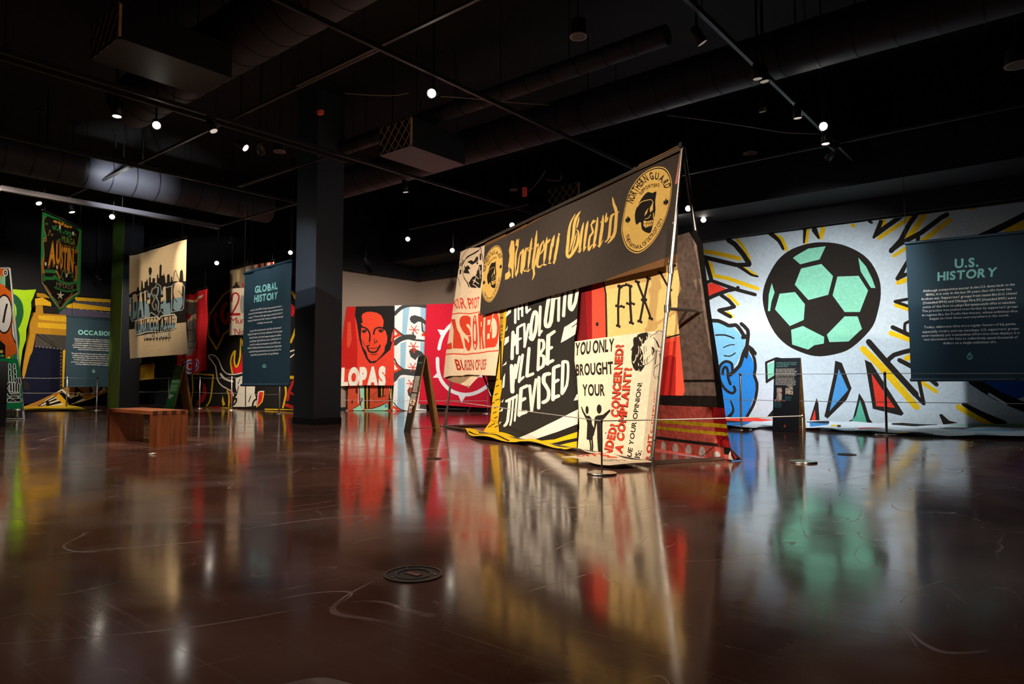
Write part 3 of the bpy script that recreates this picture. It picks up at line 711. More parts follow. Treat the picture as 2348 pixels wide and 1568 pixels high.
# its lower end lies out over the floor
PF = Plane((0, 0, .03), (1, 0, 0), (0, 1, 0)); PF.N = np.array([0, 0, 1.])
fl = [poly(RD, [(1640, 961), (1700, 960), (1772, 962), (1772, 968), (1640, 970)]), poly(DB, [(1640, 970.5), (1735, 970), (1715, 975), (1690, 980), (1640, 979)]), poly(BK, [(1660, 968.5), (1745, 969), (1728, 972), (1660, 971)]),
      poly('#3E86CC', [(1855, 972), (1902, 968), (1898, 977), (1858, 978)]), poly(BK, [(1850, 969), (1900, 968), (1902, 972), (1850, 974)]), poly(YL, [(1907, 976), (1925, 977), (1922, 982), (1905, 981)]), poly(BK, [(1920, 977), (1928, 977), (1928, 983), (1920, 983)]),
      poly(RD, [(1966, 982), (2022, 984), (2020, 989), (1970, 988)]), poly(BK, [(1960, 979), (2000, 982), (1998, 984), (1960, 982)]), poly(BK, [(2045, 974), (2150, 976), (2150, 978.5), (2045, 977)]), poly('#7FB7DE', [(2180, 988), (2348, 990), (2348, 993), (2180, 991)]),
      poly(BK, [(2150, 984), (2260, 985), (2260, 987), (2150, 986)]), poly(YL, [(2060, 993), (2082, 994), (2082, 996), (2060, 995)]), poly(BK, [(2085, 994), (2140, 995.5), (2140, 998), (2085, 997)]), poly('#7FB7DE', [(2235, 998), (2400, 1001), (2400, 1004), (2235, 1000)]), poly('#9DB6C6', [(1900, 984), (1960, 985), (1960, 988), (1900, 987)])]
dfl = lambda u, v: .022 + .02 * sin(3.1 * u + 1.3 * v) * sin(4.4 * v + u) + .012 * sin(9 * u)
Q = lambda x: low(x, 14.60)
front = [(2460, 1006), (2348, 1002), (2230, 1000.5), (2140, 999), (2033, 993), (1960, 989.5), (1900, 986), (1850, 982), (1790, 981), (1742, 978), (1712, 984), (1672, 980), (1600, 978)]
paint(mu, PF, [Q(1600), Q(1900), Q(2200), Q(2460)] + front, '#D3DFE8', fl, dfl, .2)
mo = mu.build('painted_wall_cloth'); tag(mo, 'huge pale blue painted cloth with mint and black football, hung along the right wall', 'banner')
# ------------------------------------------------------------------ pipe frame tent with its cloths
FL, FR = np.array([-8.87, 8.82, .02]), np.array([-3.34, 6.23, .02]); FA = (FR - FL) / np.linalg.norm(FR - FL)
FN = np.array([-FA[1], FA[0], 0]); FN = FN if FN[1] > 0 else -FN
APEX = .45; TOPZ = 3.3; DEP = 1.0
tl, tr = FL + FN * APEX + (0, 0, TOPZ - .02), FR + FN * APEX + (0, 0, TOPZ - .02); bl, br = FL + FN * DEP, FR + FN * DEP
fr = thing('pipe_scaffold', 'tall A shaped galvanised pipe frame carrying the dark lettered banner', 'display frame', tuple((FL + br) / 2))
r_ = .021
for a, b, nm in ((FL, tl, 'front_leg'), (FR, tr, 'front_leg'), (bl, tl, 'rear_leg'), (br, tr, 'rear_leg'), (FL, bl, 'floor_rail'), (FR, br, 'floor_rail'), (FL, FR, 'floor_rail'), (tl, tr + FA * .03, 'ridge_pipe')):
    Acc().tube([a, b], r_, GALV, 12).build(nm, fr)
fm = lambda s, a, b: a + (b - a) * s
h1 = .475
for s_ in (0, 1):
    a = (FL, FR)[s_]; t_ = (tl, tr)[s_]; b = (bl, br)[s_]
    Acc().tube([fm(h1, a, t_), fm(h1, b, t_)], r_ * .9, GALV, 12).build('crossbar', fr)
    m_ = fm(.5, fm(h1, a, t_), fm(h1, b, t_)); inn = FA * (1 if s_ == 0 else -1)
    Acc().tube([m_, m_ + inn * 1.0 + (0, 0, -1.0)], r_ * .75, GALV, 10).build('diagonal_brace', fr)
    for p in (fm(h1, a, t_), fm(h1, b, t_), fm(.6, a, t_)): Acc().tube([p - (0, 0, .04), p + (0, 0, .04)], r_ * 1.45, GALV, 12).build('clamp_collar', fr)
    k = Acc().tube([t_ - FN * .04 + (0, 0, .02), t_ + FN * .04 + (0, 0, .02)], r_ * 1.5, BLACKM, 12); k.build('ridge_clamp', fr)
    for q in (a, b): Acc().tube([q - (0, 0, .02), q + (0, 0, .06)], r_ * 1.5, GALV, 12).build('foot_collar', fr)
PFr = Plane(FL, FA, tl - FL)          # front slope
PBk = Plane(bl, FA, tl - bl)          # rear slope, seen from inside
assert PFr.N[1] < 0
GOLD = '#D6AE5E'
# --- rear cloth, printed brown, red and dotted, seen through the open end
zH = Z(1480, 860, 7.129); zP = Z(1480, 560, 4.611)
rb = PBk.off(.08)
vv = lambda x, y: rb.uv(*zH([(x, y)])[0])[1]
uR = rb.uv(1666, 1040)[0]
def band(c, va, vb, u0=-.2, u1=9.): return dict(c=c, l=[[(u0, va), (u1, va), (u1, vb), (u0, vb)]], r='eo', uv=True)
e_ = rb.px(zP([(575, 0), (600, 250), (628, 450), (660, 700), (700, 950), (735, 1200), (762, 1450)]) + zH([(1232, 530), (1285, 900), (1330, 1160), (1345, 1300)]))
topv = rb.uv(1576, 533)[1]
e_ = [(u + .05, v) for u, v in e_]; edge = [(rb.uv(1588, 533)[0] + .05, topv)] + e_
be = [(u - .1 - .02 * math.sin(v * 3), v) for u, v in edge]
vbot = .012
ol = [(0.1, topv)] + edge + [(edge[-1][0] + .02, vbot), (.1, vbot)]
bl_ = [band('#4A3E38', 0, 4), band('#86736A', vv(1150, 345), 3.6)]
bl_ += [band('#241E1B', vv(1150, 120), vv(1150, 75)), band('#2B2421', vv(1165, 530), vv(1165, 350)), band('#CC5A50', vv(1165, 1160), vv(1165, 532)), band('#E3A81E', vv(1195, 860), vv(1195, 795)), band('#E3A81E', vv(1195, 985), vv(1195, 930)),
        band('#2B2421', vv(1240, 1180), vv(1240, 1125)), band('#CC5A50', -.1, vv(1240, 1180))]
# dark selvedge down the free edge
bl_.append(dict(c='#141212', l=[[(u, v) for u, v in edge] + [(u + .3, v) for u, v in edge[::-1]]][:0] or [be + [(u + .3, v) for u, v in edge[::-1]]], r='eo', uv=True))
bl_.append(dict(c='#8E1518', l=[[(uR - .12, vv(1165, 1160)), (uR + .4, vv(1165, 1160)), (uR + .4, vv(1165, 532)), (uR - .16, vv(1165, 532))]], r='eo', uv=True))
bl_ += [band('#E3A81E', vv(1195, 860), vv(1195, 795), uR - .3), band('#E3A81E', vv(1195, 985), vv(1195, 930), uR - .3)]
for i in range(26): bl_.append(oval('#E9DCC8', zH([(1165, 1305)])[0], 7.4, 8.2) if i == 0 else None)
bl_ = [b for b in bl_ if b]
u0_, v0_ = rb.uv(*zH([(1165, 1305)])[0])
for i in range(-1, 24):
    if i == 0: continue
    c_ = (u0_ - i * .228, v0_); bl_.append(dict(c='#E9DCC8', l=[[(c_[0] + .052 * cos(t) + .02 * sin(t), c_[1] + .075 * sin(t)) for t in np.linspace(0, 2 * pi, 13)[:-1]]], r='eo', uv=True))
rc = Acc(); fr_d = folds(.022, 5.5, 11, .3)
paint(rc, rb, ol, '#86736A', bl_, lambda u, v: max(.0, min(.08, .1 * (3.3 - v))) - .08 + fr_d(u, v) * max(0, min(1, v + .2, (3.25 - v))), .2, velvet, True)
# the hem turns in over the floor and ends in a dark pointed tail
nh = 14; uu = [uR - .02 - (uR + .02) * i / nh for i in range(nh + 1)]
top_ = [rb.at(u, .02, -.08 + fr_d(u, .012) * .2) for u in uu]; out_ = [p + PBk.N * np.array([1, 1, 0]) * (.07 + .13 * min(1, i / 4)) - (0, 0, p[2] - .0015 - .003 * (i % 2)) for i, p in enumerate(top_)]
rc.add(top_ + out_, [(i, i + 1, nh + 2 + i, nh + 1 + i) for i in range(nh)], velvet('#CC5A50'), True)
def ec(x, y): return rb.at(*rb.uv(x, y), -.03)
tA_, tB_, tC_, tD_ = ec(1655, 1016), ec(1662, 1049), G(1690, 1049.5, .05), G(1685, 1055, .01)
rc.add([tA_, tB_, tD_, tC_], [(0, 1, 2, 3)], velvet('#CC5A50')); rc.add([tC_, tD_, G(1701, 1053.5, .008)], [(0, 1, 2)], velvet('#141212')); rc.add([tA_, tC_, G(1701, 1053.5, .012), ec(1662, 1020)], [(0, 1, 2, 3)], velvet('#3A1414'))
tag(rc.build('printed_cloth'), 'brown and red cloth with white dotted hem on the far slope of the pipe frame', 'banner')
# narrow red strip under the ridge
zE = Z(1400, 360, 5.6)
s_ = Acc(); ps = PBk.off(.03)
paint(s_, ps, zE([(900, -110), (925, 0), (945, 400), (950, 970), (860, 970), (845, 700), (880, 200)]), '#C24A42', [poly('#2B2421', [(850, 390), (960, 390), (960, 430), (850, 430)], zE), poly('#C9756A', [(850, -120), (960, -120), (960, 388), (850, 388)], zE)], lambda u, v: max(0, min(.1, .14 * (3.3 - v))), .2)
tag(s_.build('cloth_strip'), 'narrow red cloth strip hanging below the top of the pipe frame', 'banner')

# --- cream cloth with bone lettering
zX = Z(1270, 560, 2.851); px_ = PFr.off(-.14)
RB, RO = '#A01C1A', '#E24E38'
bone = []
def bn(pts, w=15):
    bone.append(stroke(BK, pts, w, zX))
    for p in (pts[0], pts[-1]):
        for d in (-8, 8): bone.append(oval(BK, (p[0] + d, p[1] + d * .4), 8.5, 10, zX, 9))
bn([(431, 278), (422, 400), (424, 535)]); bn([(435, 275), (482, 266)], 13); bn([(418, 406), (452, 408)], 13); bn([(500, 272), (502, 390), (510, 515)]); bn([(490, 390), (516, 388)], 12)
bn([(545, 245), (585, 360), (630, 485)], 14); bn([(612, 220), (585, 360), (560, 505)], 14); bone.append(oval(BK, (585, 362), 20, 16, zX)); bn([(694, 185), (755, 295)], 14); bn([(783, 135), (757, 295)], 14); bn([(755, 295), (760, 425)], 14)
fx = Acc(); fd = folds(.012, 5, 21)
paint(fx, px_, zX([(150, 250), (320, 200), (805, 60), (806, 150), (830, 295), (808, 340), (806, 450), (822, 600), (862, 960), (852, 990), (600, 985), (150, 800)]), '#E8C07A',
      [poly('#6E1214', [(120, 200), (246, 240), (246, 660), (120, 660)], zX), poly(RO, [(246, 240), (322, 235), (345, 330), (350, 640), (246, 660)], zX), poly('#8E1518', [(205, 240), (246, 240), (246, 640), (215, 640)], zX), S([(318, 235), (342, 330), (348, 640)], 12, zX), oval(BK, (282, 522), 11, 14, zX),
       poly(RO, [(500, 660), (830, 598), (870, 1000), (500, 1000)], zX), poly(RB, [(500, 745), (715, 742), (760, 722), (800, 738), (800, 1000), (500, 1000)], zX), poly('#C93A2C', [(500, 690), (800, 630), (800, 735), (760, 722), (715, 742), (500, 745)], zX), poly('#E24E38', [(800, 610), (830, 598), (870, 1000), (800, 1000)], zX), S([(560, 655), (650, 632), (830, 588)], 11, zX), oval(BK, (712, 792), 9, 14, zX)] + bone, fd, .2)
tag(fx.build('bone_letter_banner'), 'cream and red banner with letters drawn as black bones, right part of pipe frame', 'banner')

# --- black cloth with white hand lettering and yellow hem
zR = Z(1060, 640, 3.9214); WH = '#EDE4DA'
L_ = lambda pts, w, sm=0: stroke(WH, pts, w, zR, sm)
rev = [poly('#DDAE1E', [(300, 200), (400, 240), (392, 420), (376, 560), (356, 780), (352, 1000), (322, 1280), (332, 1385), (170, 1390), (250, 1280), (270, 1060), (300, 900), (325, 740), (335, 560)], zR),
       poly('#A97E28', [(318, 230), (366, 230), (360, 500), (345, 560), (335, 560)], zR)]
for y in (345, 352, 420, 432, 460, 500, 530): rev.append(stroke(BK, [(340, y), (362, y - 4)], 6, zR))
rev += [S([(345, 560), (345, 760), (345, 900)], 16, zR), S([(378, 620), (358, 800), (355, 1000), (335, 1090)], 7, zR)]
for x, y in ((300, 910), (310, 965), (300, 1040), (310, 1090), (300, 1160), (290, 1205), (300, 1250), (275, 1310), (270, 1120), (245, 1330), (305, 1330)): rev.append(stroke(BK, [(x - 12, y), (x + 16, y - 12)], 8, zR))
rev += [poly(YL, [(330, 1375), (420, 1425), (480, 1436), (660, 1440), (830, 1440), (1040, 1370), (1045, 1560), (300, 1560)], zR), poly(WH, [(490, 1434), (640, 1370), (820, 1280), (1045, 1168), (1045, 1300), (860, 1370), (660, 1437)], zR),
        poly(BK, [(655, 1440), (860, 1372), (1045, 1300), (1030, 1372), (830, 1440), (700, 1452)], zR), S([(1040, 1440), (930, 1462), (800, 1492), (700, 1490)], 30, zR), S([(420, 1430), (520, 1462), (640, 1485), (760, 1505), (950, 1545)], 12, zR), S([(320, 1385), (420, 1440), (560, 1478)], 9, zR)]
for x in (930, 950, 975, 995): rev.append(oval(BK, (x, 1520 - (x - 930) * .05), 5, 4, zR, 8))
rev += [poly(WH, p, zR) for p in ([(398, 300), (440, 262), (437, 300), (385, 348)], [(385, 472), (412, 418), (406, 455)], [(378, 600), (385, 530), (422, 512), (420, 562)], [(358, 782), (400, 738), (396, 766)], [(355, 982), (366, 880), (386, 843), (376, 970)], [(345, 1106), (372, 1078), (362, 1106)], [(328, 1192), (367, 1153), (361, 1186)], [(332, 1290), (352, 1278), (335, 1310)],
                                  [(915, 430), (1060, 345), (1060, 475), (920, 550), (882, 572)], [(1003, 1092), (1028, 1037), (1060, 1025), (1060, 1082)])]
rev.append(S([(985, 430), (1050, 392)], 8, zR))
for a in ([((478, 230), (480, 392)), 24], [((507, 225), (510, 362)), 16], [((541, 205), (538, 332)), 16], [((510, 275), (540, 258)), 18], [((572, 205), (573, 300)), 20], [((573, 296), (606, 266)), 18],
          [((460, 478), (455, 714)), 32], [((470, 500), (488, 520), (476, 590), (460, 600)), 22], [((502, 440), (498, 668)), 22], [((505, 435), (540, 408)), 20], [((502, 550), (525, 532)), 18], [((553, 400), (555, 606)), 18], [((555, 606), (590, 405)), 24], [((615, 520), (612, 430), (632, 320), (655, 292), (668, 330), (655, 460), (625, 542), (605, 520)), 30],
          [((700, 248), (690, 502)), 28], [((690, 496), (718, 466)), 22], [((785, 175), (752, 380), (768, 428), (800, 380), (826, 135)), 32], [((870, 120), (864, 372)), 26], [((835, 175), (892, 118)), 24], [((926, 110), (910, 330)), 28], [((972, 115), (962, 230), (980, 272), (1018, 200), (1035, 70)), 36],
          [((450, 780), (452, 1012)), 34], [((452, 1012), (482, 770)), 20], [((482, 770), (480, 890)), 16], [((480, 890), (515, 695)), 18], [((540, 680), (508, 922)), 24], [((508, 916), (550, 880)), 22], [((598, 622), (580, 872)), 28], [((580, 872), (636, 850)), 28],
          [((690, 548), (686, 815)), 32], [((692, 556), (732, 552), (736, 620), (700, 682), (736, 692), (732, 780), (690, 808)), 26], [((776, 508), (765, 762)), 32], [((776, 510), (826, 470)), 28], [((770, 632), (802, 612)), 26], [((765, 756), (812, 730)), 28],
          [((398, 1098), (478, 1056)), 24], [((428, 1090), (408, 1275), (380, 1318)), 24], [((458, 1075), (442, 1250), (430, 1312)), 16], [((490, 1040), (470, 1272)), 18], [((527, 988), (510, 1222)), 34], [((525, 985), (582, 958)), 28], [((515, 1100), (562, 1072)), 28], [((510, 1216), (572, 1192)), 30], [((605, 958), (624, 1182)), 28], [((624, 1182), (667, 905)), 30], [((696, 885), (690, 1158)), 30],
          [((784, 850), (742, 862), (736, 930), (776, 1000), (772, 1080), (728, 1108)), 32], [((820, 800), (816, 1082)), 32], [((822, 795), (866, 776)), 28], [((822, 930), (858, 905)), 26], [((816, 1070), (862, 1048)), 30], [((897, 748), (890, 1022)), 28], [((897, 742), (938, 745), (946, 820), (936, 950), (892, 1028)), 28]):
    rev.append(L_(list(a[0]), a[1], 2 if len(a[0]) > 2 else 0))
rv = Acc(); rd = folds(.016, 6, 31)
paint(rv, PFr.off(-.10), zR([(318, 220), (400, 200), (1060, 20), (1050, 140), (1035, 420), (1010, 560), (1020, 800), (1040, 1000), (1042, 1180), (1030, 1520), (1000, 1536), (700, 1478), (470, 1425), (330, 1382), (180, 1382), (250, 1280), (268, 1060), (298, 900), (325, 740), (340, 560)]), '#2C2926', rev, lambda u, v: rd(u, v) * min(1, v), .2)
# hem pooled on the floor
pool = [poly(BK, [(20, 1360), (60, 1400), (150, 1430), (300, 1452), (560, 1500), (300, 1470), (120, 1445), (30, 1408)], zR), S([(60, 1385), (180, 1410), (300, 1425), (420, 1455)], 9, zR), S([(150, 1385), (260, 1400), (320, 1385)], 8, zR), S([(500, 1478), (700, 1505), (900, 1535)], 10, zR)]
PF2 = Plane((0, 0, .02), (1, 0, 0), (0, 1, 0)); PF2.N = np.array([0, 0, 1.])
paint(rv, PF2, zR([(20, 1362), (110, 1366), (200, 1376), (330, 1378), (470, 1425), (700, 1478), (1000, 1534), (940, 1546), (780, 1512), (560, 1492), (430, 1468), (300, 1452), (140, 1432), (35, 1404)]), YL, pool, lambda u, v: .025 + .02 * sin(7 * u + 3 * v), .12)
tag(rv.build('hand_lettered_banner'), 'black banner with slanted white hand lettering and yellow hem, middle of pipe frame', 'banner')

# --- stencilled red on cream, folded cloth at the left end
zC = Z(1030, 540, 4.353); CR = '#EBD2B4'; RS = '#D8432A'; z5 = Z(1060, 560, 15.68)
cs = [poly(CR, [(0, 0), (600, 0), (600, 600), (0, 600)], zC)]
cs += [S([(680, 110), (450, 480), (240, 840)], 24, z5, sm=0), S([(680, 110), (720, 350), (770, 640)], 22, z5, sm=0), S([(470, 210), (330, 420), (190, 640)], 14, z5, sm=0), S([(250, 840), (290, 1100), (350, 1400), (360, 1568)], 14, z5, sm=0), S([(110, 1250), (200, 1568)], 14, z5, sm=0),
       text(BK, 'NGS', [(150, 930), (345, 650), (290, 590), (130, 800)], z5, .03), poly(BK, [(415, 690), (470, 600), (500, 640), (560, 430), (590, 500), (625, 320), (620, 440), (540, 640), (470, 765)], z5), poly(BK, [(655, 330), (705, 345), (700, 580), (650, 560)], z5),
       poly(BK, [(340, 790), (375, 880), (415, 800), (435, 900), (400, 960), (410, 1090), (330, 1090), (300, 1060), (350, 960)], z5), poly(BK, [(180, 960), (240, 980), (215, 1060), (220, 1130), (160, 1120)], z5),
       poly(BK, [(560, 890), (590, 960), (620, 750), (720, 730), (710, 1260), (650, 1568), (380, 1568), (365, 1420), (430, 1200), (530, 1040)], z5), S([(450, 1110), (590, 1240)], 26, z5, CR), S([(440, 1300), (590, 1420)], 30, z5, CR), S([(640, 800), (650, 1230)], 18, z5, CR), S([(690, 950), (660, 1020), (690, 1080)], 16, z5, CR), S([(480, 1200), (430, 1400)], 14, z5, CR), S([(420, 1450), (560, 1560)], 24, z5, CR), S([(540, 700), (590, 560)], 20, z5), oval(BK, (560, 690), 30, 36, z5)]
cs += [S([(95, 802), (310, 763)], 9, zC, RS, 0), S([(45, 1200), (500, 1146)], 11, zC, RS, 0), text(RS, 'YOUR PROT', [(122, 748), (302, 718), (302, 612), (122, 655)], zC, .02), poly(RS, [(112, 655), (150, 720), (150, 740), (120, 690)], zC),
       poly(RS, [(55, 1100), (100, 1078), (106, 1145), (50, 1150)], zC), poly(RS, [(93, 848), (135, 850), (158, 985), (160, 1132), (112, 1140), (120, 960)], zC), text(RS, 'S', [(166, 1130), (222, 1122), (222, 825), (166, 832)], zC, .05), text(RS, 'O', [(236, 1120), (286, 1112), (286, 818), (236, 822)], zC, .05),
       text(RS, 'R', [(295, 1112), (352, 1106), (352, 792), (295, 800)], zC, .05), text(RS, 'E', [(358, 1102), (418, 1095), (418, 770), (358, 786)], zC, .05), text(RS, 'D', [(414, 1095), (494, 1084), (494, 745), (414, 765)], zC, .05),
       S([(180, 1000), (215, 1000)], 8, zC, CR, 0), S([(261, 820), (261, 850)], 10, zC, CR, 0), S([(261, 1085), (261, 1120)], 10, zC, CR, 0), S([(420, 960), (445, 770)], 9, zC, CR, 0), text('#B5361F', 'BURDEN OF USSF', [(118, 1345), (378, 1335), (380, 1236), (118, 1248)], zC, .03)]
cf0 = folds(.02, 8, 41, .5); cf = lambda u, v: cf0(u, v) * min(1, abs(u) + .3) + max(0, min(1, (.32 - u) / .2)) * .15; ce = Acc()
paint(ce, PFr.off(-.09), zC([(190, 180), (360, 88), (520, 40), (520, 700), (495, 760), (495, 1150), (460, 1398), (300, 1392), (175, 1388), (20, 1430), (45, 1200), (100, 840), (135, 610)]), CR, cs, cf, .12)
paint(ce, PFr.off(-.13), zC([(22, 1400), (175, 1360), (330, 1360), (260, 1440), (205, 1525), (120, 1480), (26, 1428)]), '#A88A6C', [poly(CR, [(115, 1500), (175, 1440), (250, 1390), (330, 1380), (230, 1500)], zC)], cf, .12)
tag(ce.build('stencilled_banner'), 'cream banner with red stencil lettering at left end of pipe frame', 'banner')

# --- cream cloth with black and red print, front right
zK = Z(1280, 740, 4.6115); z6 = Z(1430, 750, 13.06); CW = '#F0DCC0'
cp = [text(BK, 'YOU ONLY', [(172, 342), (588, 296), (592, 172), (180, 218)], zK, .035), text(BK, 'BROUGHT', [(185, 556), (582, 536), (577, 414), (185, 446)], zK, .035), text(BK, 'YOUR', [(258, 768), (492, 768), (490, 654), (258, 656)], zK, .035),
      oval(BK, (307, 922), 17, 44, zK), oval(BK, (432, 912), 26, 50, zK), S([(248, 890), (268, 945), (300, 1000)], 20, zK, tp=(.5, 1.2)), poly(BK, [(285, 985), (330, 982), (352, 1010), (360, 1090), (368, 1195), (366, 1235), (335, 1245), (300, 1230), (308, 1060)], zK),
      poly(BK, [(362, 1195), (375, 1195), (408, 1060), (412, 1230), (422, 1385), (470, 1380), (468, 1080), (470, 1030), (552, 935), (545, 912), (470, 972), (410, 980), (385, 1000), (378, 1110), (352, 1060), (348, 1080)], zK), S([(334, 1240), (345, 1300), (340, 1362)], 17, zK), S([(356, 1232), (364, 1300), (358, 1362)], 17, zK), S([(425, 1375), (468, 1378)], 20, zK, sm=0)]
for t_, q in (('CONCERNED?', [(637, 1008), (690, 225), (614, 232), (560, 992)]), ('NDED?', [(555, 1430), (626, 1072), (556, 1066), (478, 1402)]), ('A COMPLAINT?', [(672, 1392), (776, 470), (706, 474), (604, 1368)])):
    cp += [text(BK, t_, q, zK, .07), text(RS, t_, q, zK, .03)]
cp += [text(BK, 'LUE YOUR OPINION!', [(765, 1470), (886, 632), (838, 638), (722, 1452)], zK, .03), text(BK, 'US:', [(850, 1472), (884, 1352), (830, 1348), (796, 1466)], zK, .03), text(BK, 'ROIT', [(972, 1492), (996, 1182), (958, 1180), (920, 1490)], zK, .06), text(RS, 'ROIT', [(972, 1492), (996, 1182), (958, 1180), (920, 1490)], zK, .03),
       text(RS, 'COMPLAINTS', [(998, 1172), (1034, 730), (1022, 728), (972, 1170)], zK, .03), oval(BK, (502, 1166), 6, 8, zK, 8), S([(200, 590), (196, 700)], 6, zK, '#C9B08C'),
       poly(BK, [(410, 220), (540, 175), (700, 150), (735, 260), (700, 370), (640, 390), (590, 500), (540, 480), (520, 570), (470, 590), (530, 680), (575, 790), (580, 1000), (560, 1130), (640, 1140), (600, 1210), (510, 1330), (460, 1330), (430, 1290), (350, 1310), (280, 1220), (230, 1050), (225, 900), (245, 690), (200, 695), (290, 540), (275, 380), (300, 310), (390, 280)], z6)]
for p, w_ in (([(430, 570), (450, 700), (400, 880)], 20), ([(370, 830), (345, 970), (290, 1060)], 24), ([(270, 1030), (300, 1070)], 22), ([(545, 830), (490, 960)], 30), ([(465, 310), (500, 400)], 34), ([(545, 350), (530, 480)], 16), ([(520, 1010), (550, 1065)], 20), ([(430, 1080), (440, 1150)], 22), ([(500, 660), (490, 790)], 14), ([(690, 270), (685, 350)], 20), ([(440, 1250), (480, 1320)], 12), ([(490, 1140), (530, 1160)], 16)): cp.append(stroke(CW, p, w_, z6, 2))
for p, w_ in (([(700, 190), (770, 205), (820, 265)], 12), ([(790, 285), (820, 292)], 20), ([(840, 245), (980, 190), (1020, 130), (1100, 100), (1190, 160)], 18), ([(900, 310), (990, 420), (1030, 520)], 22), ([(1000, 430), (1070, 590)], 44), ([(610, 560), (600, 680), (625, 800)], 18), ([(635, 970), (620, 1060), (650, 1120)], 22), ([(690, 570), (650, 640), (690, 680), (650, 725)], 14), ([(720, 900), (690, 1000), (715, 1080)], 20), ([(735, 930), (730, 1010)], 12),
              ([(570, 1145), (700, 1112), (820, 1025), (930, 925)], 14), ([(740, 880), (780, 885), (800, 830)], 10), ([(965, 690), (940, 900), (930, 1180)], 14), ([(1000, 720), (985, 900), (965, 1110)], 28), ([(965, 690), (1130, 742)], 14), ([(1110, 800), (1115, 1000)], 30), ([(1080, 590), (1150, 610)], 22), ([(930, 1250), (1000, 1160), (1100, 1105)], 14), ([(930, 1200), (930, 1300), (910, 1420), (990, 1560)], 14), ([(1085, 1240), (1080, 1440), (1070, 1568)], 14), ([(1020, 1460), (1060, 1560)], 12), ([(960, 1200), (1040, 1160)], 10)): cp.append(stroke(BK, p, w_, z6, 2))
cp += [poly(BK, [(850, 570), (930, 640), (940, 720), (870, 860), (840, 760)], z6), poly(CW, [(862, 650), (882, 700), (872, 800), (858, 750)], z6)]
kf = folds(.01, 4, 51); cm_ = Acc()
paint(cm_, PFr.off(-.06), zK([(175, 198), (520, 152), (830, 108), (1125, 76), (1095, 400), (1045, 800), (1003, 1300), (985, 1496), (560, 1412), (205, 1340), (225, 1100), (212, 800), (195, 560), (168, 400)]), CW, cp, lambda u, v: kf(u, v) * min(1, v), .2)
fp = [text(RS, 'OFFE', [(195, 1446), (545, 1432), (480, 1402), (190, 1420)], zK, .04), text(BK, 'WE WANT TO VA', [(470, 1475), (740, 1470), (690, 1452), (470, 1462)], zK, .03), S([(520, 1440), (620, 1438)], 9, zK, RS), S([(540, 1500), (980, 1490)], 5, zK, '#C9B08C')]
paint(cm_, PF2, zK([(205, 1342), (560, 1413), (985, 1498), (985, 1506), (545, 1532), (300, 1482), (35, 1440), (40, 1424), (190, 1420), (400, 1402), (330, 1380)]), CW, fp, lambda u, v: .02 + .012 * sin(9 * u), .12)
tag(cm_.build('printed_banner'), 'cream banner with black and red print and couple figures, front right of pipe frame', 'banner')

# --- long dark banner across the top
z7 = Z(1050, 320, 3.825); zN = Z(1090, 380, 4.479); zG = Z(1280, 430, 7.4647)
N_ = lambda pts, w, sm=2, tp=None: stroke(GOLD, pts, w * .95, zN, sm, 'quill')
G_ = lambda pts, w, sm=2, tp=None: stroke(GOLD, pts, w * .95, zG, sm, 'quill')
ng = []
for q in ([(345, 870), (368, 768), (395, 770), (402, 850), (396, 1000), (386, 1148), (372, 1155), (370, 1060), (335, 1035), (345, 985), (352, 920)], [(345, 1015), (340, 1085), (308, 1112), (305, 1172), (340, 1160), (362, 1125), (350, 1080)], [(405, 900), (430, 830), (408, 815), (422, 748), (432, 762), (446, 742), (440, 830), (424, 900), (418, 1010), (404, 1110), (400, 1000)],
          [(402, 1110), (425, 1060), (440, 950), (455, 890), (492, 848), (502, 870), (486, 1080), (478, 1118), (458, 1090), (474, 890), (455, 930), (438, 1095), (415, 1142)]): ng.append(poly(GOLD, q, zN))
ng += [N_([(518, 840), (505, 960), (492, 1075)], 26), N_([(480, 1055), (505, 1085), (528, 1060)], 14, 0), N_([(512, 870), (550, 838)], 18, 0, (1.2, .5)), N_([(582, 742), (562, 880), (540, 1075)], 24), N_([(528, 880), (590, 845)], 12, 0), N_([(515, 1080), (540, 1085), (566, 1060)], 16, 0),
       N_([(632, 665), (612, 860), (580, 1060)], 26, 2, (.5, 1.2)), N_([(612, 850), (650, 795)], 16, 0), N_([(650, 800), (628, 950), (598, 1050), (604, 1110), (584, 1172)], 22), N_([(704, 765), (672, 820), (648, 930), (634, 1020), (660, 1040), (695, 1010)], 24), N_([(700, 770), (704, 850), (660, 915)], 16), N_([(738, 735), (722, 860), (704, 1015)], 28), N_([(695, 1020), (735, 1015)], 18, 0), N_([(735, 800), (772, 752)], 20, 0, (1.2, .5)),
       N_([(795, 755), (778, 880), (762, 1000)], 26), N_([(750, 1000), (785, 1000)], 14, 0), N_([(785, 790), (818, 710)], 16, 0), N_([(815, 715), (800, 840)], 14), N_([(855, 695), (872, 710)], 14, 0), N_([(862, 700), (840, 850), (810, 1000)], 28), N_([(800, 985), (812, 1005), (838, 940)], 14, 0)]
